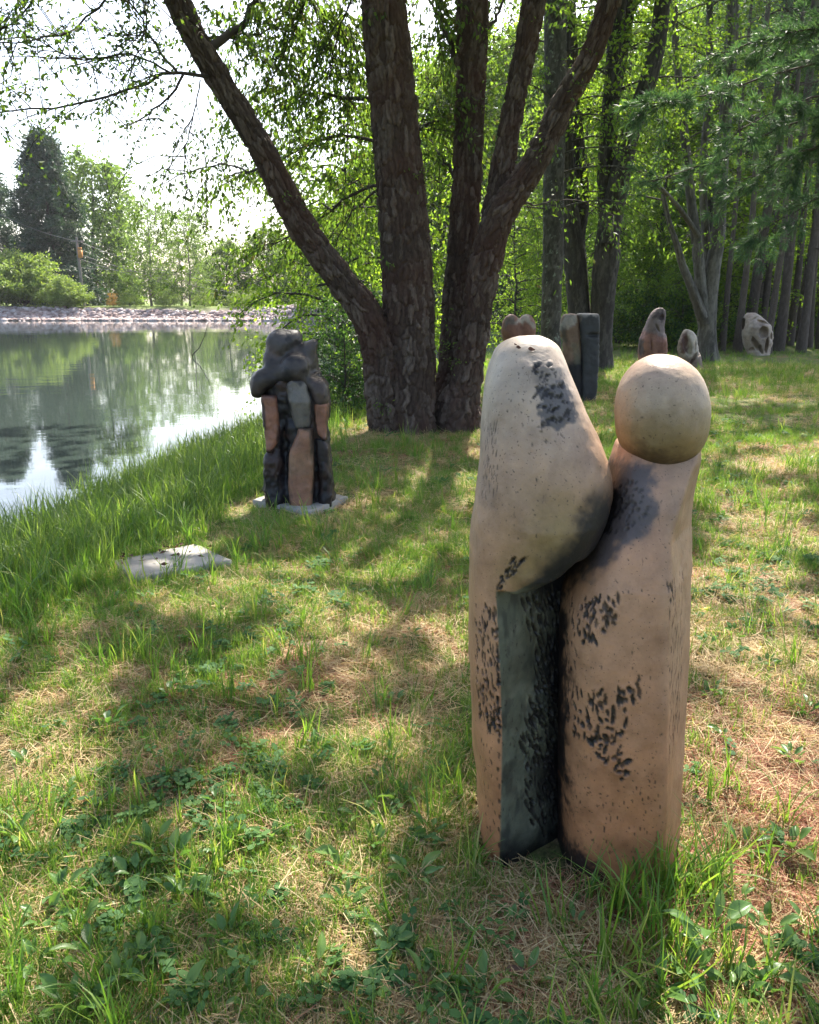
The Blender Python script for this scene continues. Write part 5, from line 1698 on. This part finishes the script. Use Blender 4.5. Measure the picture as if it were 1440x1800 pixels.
far_sculpture('carved cream sculpture with deep folded hollows, rightmost in the row before the pines', 1331, 626, Yf,
              [('body', minus(stack_sdf([(550, 1315, 1327), (554, 1310, 1334), (561, 1307, 1344), (572, 1306, 1353), (590, 1306, 1357), (603, 1308, 1356), (611, 1311, 1353), (622, 1317, 1350), (640, 1319, 1350)], Yf, Yf, [(550, .15), (575, .36), (640, .32)], p=2.6, smooth=2, zbot=-.1, k=.02),
                              EL(1336, 566, Yf, 16, 3, -.36, -.3, .2), EL(1334, 583, Yf, 9, 10, -.38, 0, .24), EL(1321, 604, Yf, 4, 14, -.36, .5, .24), EL(1340, 606, Yf, 3, 14, -.36, 0, .24), EL(1322, 559, Yf, 12, 2.2, -.36, .6, .2), EL(1330, 613, Yf, 2.5, 9, -.36, .4, .24), EL(1355, 577, Yf, 4, 5, -.2, 0, .3), EL(1357, 599, Yf, 5, 3, -.2, 0, .3), EL(1349, 590, Yf, 3, 8, -.36, .2, .2), EL(1316, 615, Yf, 4, 8, -.3, -.6, .3), k=.012),
                (1300, 545, 1366, 640), paint_f)], .022)
#==GRASS==
# ------------------------------------------------------------------ grass, straw, weeds


def blade(b, r, base, ang, ln, wd, lean, v, seg=3):
    d = np.array([math.cos(ang), math.sin(ang), 0]); sd = np.array([-d[1], d[0], 0])
    s = np.linspace(0, 1, seg + 1)
    out = np.sin(s * lean) / max(lean, 1e-3) if lean < 0.01 else (1 - np.cos(s * lean)) / lean
    upz = np.sin(s * lean) / max(lean, 1e-3)
    c = base + ln * (d[None] * out[:, None] + np.array([0, 0, 1])[None] * upz[:, None])
    w = wd * 0.5 * np.array([0.8, 1.0, 0.75, 0.45, 0.25])[:seg + 1][:, None]; w[-1] = 0
    V = np.concatenate([c[:-1] - sd * w[:-1], c[:-1] + sd * w[:-1], c[-1:]])
    q = [(i, seg + i, seg + i + 1, i + 1) for i in range(seg - 1)]
    b.add(V, t=[(seg - 1, 2 * seg - 1, 2 * seg)], q=q, a=v)


def protos(nm, mat, n, make):
    col = bpy.data.collections.new(nm)
    for k in range(n):
        b = Buf()
        make(b, np.random.default_rng(500 + 13 * k + len(nm)), k)
        o = bpy.data.objects.new(nm, b.mesh(nm, [M[mat]], smooth=False))
        col.objects.link(o)
    return col


def mk_tuft(nb, l0, l1, w, rad, lean0=.25, lean1=1.6):
    def f(b, r, k):
        for i in range(nb):
            a = r.uniform(0, 6.283); p = r.normal(size=2) * rad
            blade(b, r, np.array([p[0], p[1], -.005]), a, r.uniform(l0, l1), w * r.uniform(.6, 1.3), r.uniform(lean0, lean1), r.random())
    return f


def mk_flat(nb, l0, l1, w, rad, zmax):
    def f(b, r, k):
        for i in range(nb):
            a = r.uniform(0, 6.283); l = r.uniform(l0, l1); p = r.normal(size=2) * rad; z = r.uniform(.002, zmax)
            s = np.linspace(-.5, .5, 4); bend = r.normal() * .25 * l
            d = np.array([math.cos(a), math.sin(a)]); e = np.array([-d[1], d[0]])
            xy = p + d * (s * l)[:, None] + e * (bend * (s ** 2 - .1) * 4)[:, None]
            zz = z + r.normal() * .35 * l * s * zmax / .02
            c = np.c_[xy, np.maximum(zz, .001)]
            t = np.array([e[0], e[1], r.normal() * .5]) * w * .5
            V = np.concatenate([c - t, c + t])
            b.add(V, q=[(i_, i_ + 1, 5 + i_, 4 + i_) for i_ in range(3)], a=r.random())
    return f


def mk_clover(b, r, k):
    for i in range(7):
        p = r.normal(size=2) * .022; h = r.uniform(.015, .05); a0 = r.uniform(0, 6.283)
        tip = np.array([p[0] + r.normal() * .012, p[1] + r.normal() * .012, h])
        tube(b, np.array([(p[0] * .4, p[1] * .4, 0), tip]), .0008, 3, a=.3)
        for j in range(3 if k % 2 else 2):
            a = a0 + j * (2.094 if k % 2 else 3.14) + r.normal() * .2
            d = np.array([math.cos(a), math.sin(a), r.uniform(-.25, .35)]); sd = np.array([-d[1], d[0], 0])
            l = r.uniform(.014, .028); w = l * .38
            V = np.array([tip, tip + d * l * .35 + sd * w, tip + d * l * .8 + sd * w * .8, tip + d * l, tip + d * l * .8 - sd * w * .8, tip + d * l * .35 - sd * w]) 
            b.add(V, q=[(0, 1, 2, 3), (0, 3, 4, 5)], a=r.random())


PT = {
    'short': protos('grass_tuft', 'grass', 7, mk_tuft(20, .035, .12, .0032, .022)),
    'long': protos('grass_clump', 'grass', 6, mk_tuft(13, .10, .26, .0048, .014, .3, 1.5)),
    'reed': protos('shore_tuft', 'shore_grass', 7, mk_tuft(18, .10, .42, .0062, .05, .2, 1.7)),
    'straw': protos('straw_wisp', 'straw', 6, mk_flat(26, .04, .14, .0017, .045, .020)),
    'needles': protos('needle_wisp', 'red_needles', 6, mk_flat(34, .05, .11, .0013, .045, .014)),
    'clover': protos('clover_sprig', 'clover', 6, mk_clover),
}


def scatter(name, xy, scale, protos_col, label, r, tilt=.15, zoff=0.0):
    n = len(xy)
    z = ground_z(xy[:, 0], xy[:, 1]) + zoff
    me = bpy.data.meshes.new(name)
    me.vertices.add(n)
    me.vertices.foreach_set('co', np.c_[xy, z].astype(np.float32).ravel())
    a = me.attributes.new('rot', 'FLOAT_VECTOR', 'POINT')
    a.data.foreach_set('vector', np.c_[r.normal(size=(n, 2)) * tilt, r.uniform(0, 6.283, n)].astype(np.float32).ravel())
    a = me.attributes.new('scl', 'FLOAT', 'POINT'); a.data.foreach_set('value', scale.astype(np.float32))
    a = me.attributes.new('pick', 'INT', 'POINT'); a.data.foreach_set('value', r.integers(0, len(protos_col.objects), n).astype(np.int32))
    o = obj(name, me)
    ng = bpy.data.node_groups.new(name, 'GeometryNodeTree')
    ng.interface.new_socket('Geometry', in_out='INPUT', socket_type='NodeSocketGeometry')
    ng.interface.new_socket('Geometry', in_out='OUTPUT', socket_type='NodeSocketGeometry')
    gi = ng.nodes.new('NodeGroupInput'); go = ng.nodes.new('NodeGroupOutput')
    ip = ng.nodes.new('GeometryNodeInstanceOnPoints'); ci = ng.nodes.new('GeometryNodeCollectionInfo')
    ci.inputs['Collection'].default_value = protos_col
    ci.inputs['Separate Children'].default_value = True
    ci.inputs['Reset Children'].default_value = True
    ip.inputs['Pick Instance'].default_value = True

    def named(nm, ty):
        x = ng.nodes.new('GeometryNodeInputNamedAttribute'); x.data_type = ty; x.inputs['Name'].default_value = nm
        return x.outputs[0]
    L = ng.links.new
    L(gi.outputs[0], ip.inputs['Points']); L(ci.outputs[0], ip.inputs['Instance'])
    L(named('pick', 'INT'), ip.inputs['Instance Index']); L(named('rot', 'FLOAT_VECTOR'), ip.inputs['Rotation']); L(named('scl', 'FLOAT'), ip.inputs['Scale'])
    L(ip.outputs[0], go.inputs[0])
    md = o.modifiers.new('scatter', 'NODES'); md.node_group = ng
    return tag(o, label, kind='stuff')


def sample_ground(r, n, rmin, rmax, half=0.62, power=1.0):
    """points in the wedge in front of the camera, roughly even on the ground"""
    rad = np.sqrt(rmin ** 2 + (rmax ** 2 - rmin ** 2) * r.random(n) ** power)
    a = r.uniform(-half, half, n)
    return np.c_[rad * np.sin(a), rad * np.cos(a)]


def off_limits(xy):
    """True where sculptures, slabs or trunks stand"""
    x, y = xy[:, 0], xy[:, 1]
    m = (np.abs(x - x_of(1005, 1300)) < .265) & (np.abs(y - YS) < .17)
    m |= inpoly(x * 100, y * 100, SLAB2C * 100 + (SLAB2 - SLAB2C) * 90, 4) > .5
    m |= (np.hypot((x - SD[0]) / .30, (y - YD) / .24) < 1)
    m |= np.hypot((x - base[0]) / .62, (y - 9.75) / .45) < 1
    return m


rq = np.random.default_rng(17)
ZONES = [(0.9, 2.6, 1), (2.6, 5.5, 1), (5.5, 11, 1), (11, 22, 1), (22, 46, 1)]


def patchy(xy, s, seed, a, b):
    return sstep(a, b, fbm(np.c_[xy * s, np.zeros(len(xy))], 3, seed))


def lawn(name, counts, col, label, dens, scl, tilt=.15, shore_lo=.05, half=(.85, .7, .62, .6, .6)):
    XY, S = [], []
    for (r0, r1, _), n, h_ in zip(ZONES, counts, half):
        if not n: continue
        xy = sample_ground(rq, n, r0, r1, h_)
        d = shore_dist(xy[:, 0], xy[:, 1])
        k = (d > shore_lo) & ~off_limits(xy) & (rq.random(n) < dens(xy, d))
        xy = xy[k]
        XY.append(xy); S.append(scl(xy, d[k]) * rq.uniform(.65, 1.3, len(xy)))
    return scatter(name, np.concatenate(XY), np.concatenate(S), col, label, rq, tilt)


foot = lambda xy: np.exp(-(((xy[:, 0] - SB[0]) / .30) ** 2 + ((xy[:, 1] - (YS - .30)) / .20) ** 2))
R_ = lambda xy: np.hypot(xy[:, 0], xy[:, 1])
bare = lambda xy: np.clip(1.15 * np.exp(-(((xy[:, 0] - 1.15) / .55) ** 2 + ((xy[:, 1] - 1.95) / .42) ** 2)) + .6 * patchy(xy, .8, 71, .56, .68) * (xy[:, 0] > .8) + .8 * np.exp(-(((xy[:, 0] - .2) / 1.3) ** 2 + ((xy[:, 1] - 9.0) / .9) ** 2)), 0, 1)
lawn('lawn_grass', (11500, 16500, 22000, 20000, 9000), PT['short'], 'short patchy lawn grass', lambda xy, d: (.34 + .66 * patchy(xy, 1.3, 41, .40, .58)) * (1 - .8 * bare(xy)) * (1 - .9 * foot(xy)) * np.where(d < 3, 1, 1), lambda xy, d: .56 + .045 * np.minimum(R_(xy), 20) + .3 * sstep(2.4, 1.0, d))
lawn('long_grass', (560, 1100, 1900, 1700, 900), PT['long'], 'longer loose grass blades in the lawn', lambda xy, d: (.12 + .88 * patchy(xy, 1.6, 43, .48, .66)) * (1 - .75 * bare(xy)) * (1 - foot(xy)), lambda xy, d: .75 + .03 * np.minimum(R_(xy), 20) + .3 * sstep(4, 1.5, d))
lawn('dry_straw', (5000, 6500, 8000, 5000, 0), PT['straw'], 'dry straw and dead grass on the lawn', lambda xy, d: (.35 + .65 * patchy(xy, 1.1, 47, .35, .6)) * sstep(1.0, 2.5, d), lambda xy, d: .9 + .05 * R_(xy), .06)
lawn('fallen_needles', (6500, 5000, 4200, 1500, 0), PT['needles'], 'reddish fallen pine needles', lambda xy, d: np.clip(.06 + .6 * patchy(xy, .9, 53, .52, .7) + bare(xy), 0, 1) * sstep(1.5, 3, d), lambda xy, d: .9 + .05 * R_(xy), .05)
lawn('clover_patches', (1500, 2200, 2600, 0, 0), PT['clover'], 'low clover and small leafy weeds', lambda xy, d: .05 + .6 * patchy(xy, 1.5, 59, .52, .66), lambda xy, d: .8 + .05 * R_(xy), .2)
lawn('shore_grass', (0, 3000, 9000, 8500, 9000), PT['reed'], 'tall bright grass along the water edge', lambda xy, d: np.clip(sstep(2.1, .8, d + 1.0 * (fbm(np.c_[xy * .9, xy[:, :1] * 0], 2, 61) - .5)) * (xy[:, 0] < 1.0) + .35 * sstep(3, 1.0, d) * (xy[:, 0] >= 1.0) + .22 * (xy[:, 1] > 16) * (xy[:, 0] > 4) * patchy(xy, .5, 67, .45, .6), 0, 1), lambda xy, d: .75 + .35 * sstep(2.0, .5, d) - .3 * (xy[:, 1] > 16), .12, -.30)

# clump of long blades at the foot of the pale pair
ft = []
for px, py, n in ((1195, 1590, 6), (1110, 1625, 3), (1040, 1610, 2), (870, 1555, 1), (1220, 1560, 3), (1150, 1650, 3), (1000, 1670, 2), (1080, 1690, 2), (840, 1540, 3)):
    g = G(px, py)[:2]
    ft.append(g + rq.normal(size=(n, 2)) * .04)
ft = np.concatenate(ft); ft = ft[~off_limits(ft)]
scatter('grass_at_sculpture_foot', ft, rq.uniform(.8, 1.4, len(ft)), PT['long'], 'long grass blades at the foot of the pale pair', rq, .25)


# broad-leaved weeds, each a plant of separate leaves
def weed_leaf(seed, ln, wd):
    r = np.random.default_rng(seed)
    s = np.linspace(0, 1, 8)
    w = wd * .5 * np.sin(math.pi * np.clip(s, .02, 1) ** .8) ** .8; w[-1] = .0005
    arch = .35 * ln * np.sin(s * 2.0) * .5
    V = []
    for k in (-1, -.5, 0, .5, 1):
        V.append(np.c_[s * ln, k * w + 0 * s, arch + np.abs(k) * w * .45 + r.normal(size=8) * .0012])
    V = np.stack(V, 1).reshape(-1, 3)
    q = [(i * 5 + j, i * 5 + 5 + j, i * 5 + 6 + j, i * 5 + 1 + j) for i in range(7) for j in range(4)]
    b = Buf(); b.add(V, q=q, a=r.random() * .85)
    tube(b, np.array([(-.03, 0, -.012), (0, 0, 0)]), .0012, 4, a=.4)
    return b.mesh('leaf', [M['weed']])


def weed_words(px, py):
    w = ('at the right edge of the lawn, level with the pale sculpture' if px > 1190 and py < 1400 else 'on the red needles right of the pale sculpture' if px > 1190 and py < 1660 else 'in the lower right corner' if px > 1100
         else 'in front of the pale sculpture' if px > 800 else 'left of the pale sculpture in the shade' if px > 600 and py < 1500 else 'in the lower middle lawn' if px > 400
         else 'in the lower left corner' if py > 1580 else 'at the left in the sunny lawn')
    return 'low broad-leaved weed ' + w, 'plant', 'broad-leaved weeds ' + w


WL = [weed_leaf(700 + k, .045 + .006 * k, .026 + .002 * (k % 4)) for k in range(7)]
wr = np.random.default_rng(23)
weeds = [(690, 1350, 1.0), (640, 1450, 1.0), (730, 1560, 1.1), (540, 1510, 1.0), (480, 1480, .9), (300, 1520, 1.2), (240, 1560, 1.2), (330, 1590, 1.2), (160, 1690, 1.2), (210, 1740, 1.1), (80, 1620, 1.0), (690, 1690, 1.0), (930, 1730, 1.0), (850, 1760, 1.1), (1010, 1640, .7), (1250, 1700, 1.5), (1215, 1730, 1.2),
         (1290, 1760, 1.2), (1380, 1700, 1.3), (1310, 1500, 1.1), (1390, 1500, 1.2), (1350, 1640, 1.0), (1240, 1150, 1.0), (1250, 1230, 1.0), (1390, 1340, 1.0), (1420, 1260, 1.0), (690, 1240, 1.0), (300, 1235, 1.0), (50, 1340, 1.0), (560, 1330, .9), (400, 1660, 1.0), (130, 1790, 1.3), (760, 1480, .9), (450, 1370, .9), (190, 1290, 1.0), (1290, 1130, 1.0), (30, 1480, 1.0), (610, 1610, 1.0), (1150, 1770, 1.1), (1420, 1770, 1.1), (830, 1330, .8), (720, 1130, .9), (670, 1390, .9), (710, 1420, 1.0), (660, 1500, .9), (600, 1540, .9), (700, 1610, .9), (270, 1500, 1.0), (220, 1600, .9), (280, 1630, 1.0), (340, 1550, .9), (380, 1500, .8), (110, 1580, .9), (250, 1700, 1.0), (140, 1640, .9), (60, 1700, 1.0), (320, 1760, 1.0), (440, 1770, 1.0), (560, 1720, .9), (750, 1750, .9), (900, 1640, .7), (1340, 1740, 1.0), (1420, 1630, .9), (1300, 1590, .8), (1270, 1300, .8), (1350, 1180, .9), (1420, 1120, .9), (520, 1240, .7), (120, 1400, .8), (380, 1420, .8)]
for k, (px, py, sc) in enumerate(weeds):
    g = G(px, py)
    z = float(ground_z(g[:1], g[1:2])[0])
    e = empty('weed_plant', (g[0], g[1], z + .008), wr.uniform(0, 6.28), *weed_words(px, py))
    if (px, py) == (1250, 1700):
        e['label'] = 'largest leafy weed at the lower right, beside the yellow leaf'; del e['group']
    nlv = int(wr.integers(6, 12)) + (5 if sc > 1.4 else 0)
    for j in range(nlv):
        o = obj('leaf', WL[wr.integers(7)], e)
        a = j * 2.4 + wr.normal() * .3
        up = wr.uniform(-.1, .75)
        rr = .012 + .02 * wr.random()
        o.location = (rr * math.cos(a) * sc, rr * math.sin(a) * sc, (.006 + .04 * wr.random() * (1 + (sc > 1.4))) * sc)
        o.rotation_euler = (wr.normal() * .3, -up, a)
        s_ = sc * wr.uniform(.45, .9)
        o.scale = (s_, s_, s_)

# single things lying on the ground


def litter(name, px, py, make, label, cat, mat, rz=0.):
    g = G(px, py); z = float(ground_z(g[:1], g[1:2])[0])
    b = Buf(); make(b)
    o = obj(name, b.mesh(name, [M[mat]]))
    o.location = (g[0], g[1], z); o.rotation_euler = (0, 0, rz)
    return tag(o, label, cat)


def mk_stone(sx, sy, sz, seed):
    def f(b):
        r = np.random.default_rng(seed)
        th = np.linspace(0, math.pi, 12); ph = np.arange(18) * 2 * math.pi / 18
        u = np.stack([np.sin(th)[:, None] * np.cos(ph), np.sin(th)[:, None] * np.sin(ph), np.cos(th)[:, None] + 0 * ph], -1)
        rad = 0.75 + .5 * fbm(u * 1.6 + seed, 3, seed)
        v = (u * rad[..., None] * (sx, sy, sz) + (0, 0, sz * .3)).reshape(-1, 3)
        b.add(v, q=[(i * 18 + j, (i + 1) * 18 + j, (i + 1) * 18 + (j + 1) % 18, i * 18 + (j + 1) % 18) for i in range(11) for j in range(18)], a=.5)
    return f


litter('stone', 272, 1783, mk_stone(.026, .02, .012, 4), 'small pale grey stone in the grass at the bottom of the view', 'stone', 'rock')
litter('wood_chunk', 548, 1143, mk_stone(.085, .03, .022, 6), 'sunlit piece of weathered wood lying in the mid lawn', 'wood', 'deadwood', .2)
litter('pine_cone', 247, 1648, mk_stone(.024, .014, .013, 9), 'brown pine cone among the weeds at the lower left', 'pine cone', 'dead_leaf')
litter('wood_chunk', 1360, 1512, mk_stone(.032, .02, .014, 12), 'grey bark chip on the red needles right of the pale sculpture', 'wood', 'rock')
for px, py, mat, lab, ln in ((1206, 1655, 'yellow_leaf', 'bright yellow leaf beside the leafy weed below the pale sculpture', .05), (1241, 1071, 'yellow_leaf', 'yellow leaf lying right of the pale sculpture in sunlight', .06), (905, 1708, 'dead_leaf', 'curled pinkish brown leaf in the grass below the pale sculpture', .05), (735, 835, 'straw', 'pale dry leaf in the sun patch before the shaggy tree', .16), (240, 1500, 'dead_leaf', 'brown leaf in the sunny lawn at the left', .05)):
    dry_leaf(px, py, 0, ln, ln * .55, px, .2, lab, 'fallen_leaf', mat, z=float(ground_z(*[np.array([c_]) for c_ in G(px, py)[:2]])[0]) + .02, vv=.6, curl=.5)
# crumbs of leaf litter on the empty slab
b = Buf(); r = np.random.default_rng(2)
for k in range(26):
    u, w = r.random(2)
    if k % 2: u = u ** 2 * .5
    p = SLAB2[0] * (1 - u) * (1 - w) + SLAB2[1] * u * (1 - w) + SLAB2[2] * u * w + SLAB2[3] * (1 - u) * w
    d = nrm(r.normal(size=(1, 3)) * (1, 1, .1))
    leaves(b, np.array([[p[0], p[1], .064]]), d, .05, .022, r, np.array([r.random() * .4]))
tag(obj('leaf_litter', b.mesh('leaf_litter', [M['dead_leaf']], smooth=False)), 'dark leaf crumbs on the empty concrete slab', kind='stuff')

# ------------------------------------------------------------------ summer haze over the pond and the wood
hz = bpy.data.materials.new('haze'); hz.use_nodes = True
ht = hz.node_tree; ht.nodes.clear()
ho = ht.nodes.new('ShaderNodeOutputMaterial'); hv = ht.nodes.new('ShaderNodeVolumePrincipled')
hv.inputs['Color'].default_value = (0.93, 0.96, 1.0, 1)
hv.inputs['Density'].default_value = 0.00015
hv.inputs['Anisotropy'].default_value = 0.35
ht.links.new(hv.outputs[0], ho.inputs['Volume'])
b = Buf(); b.add(bx * (930, 930, 16.6) + (0, 0, 14.1), q=BOXQ)
tag(obj('haze', b.mesh('haze', [hz], smooth=False)), kind='stuff')
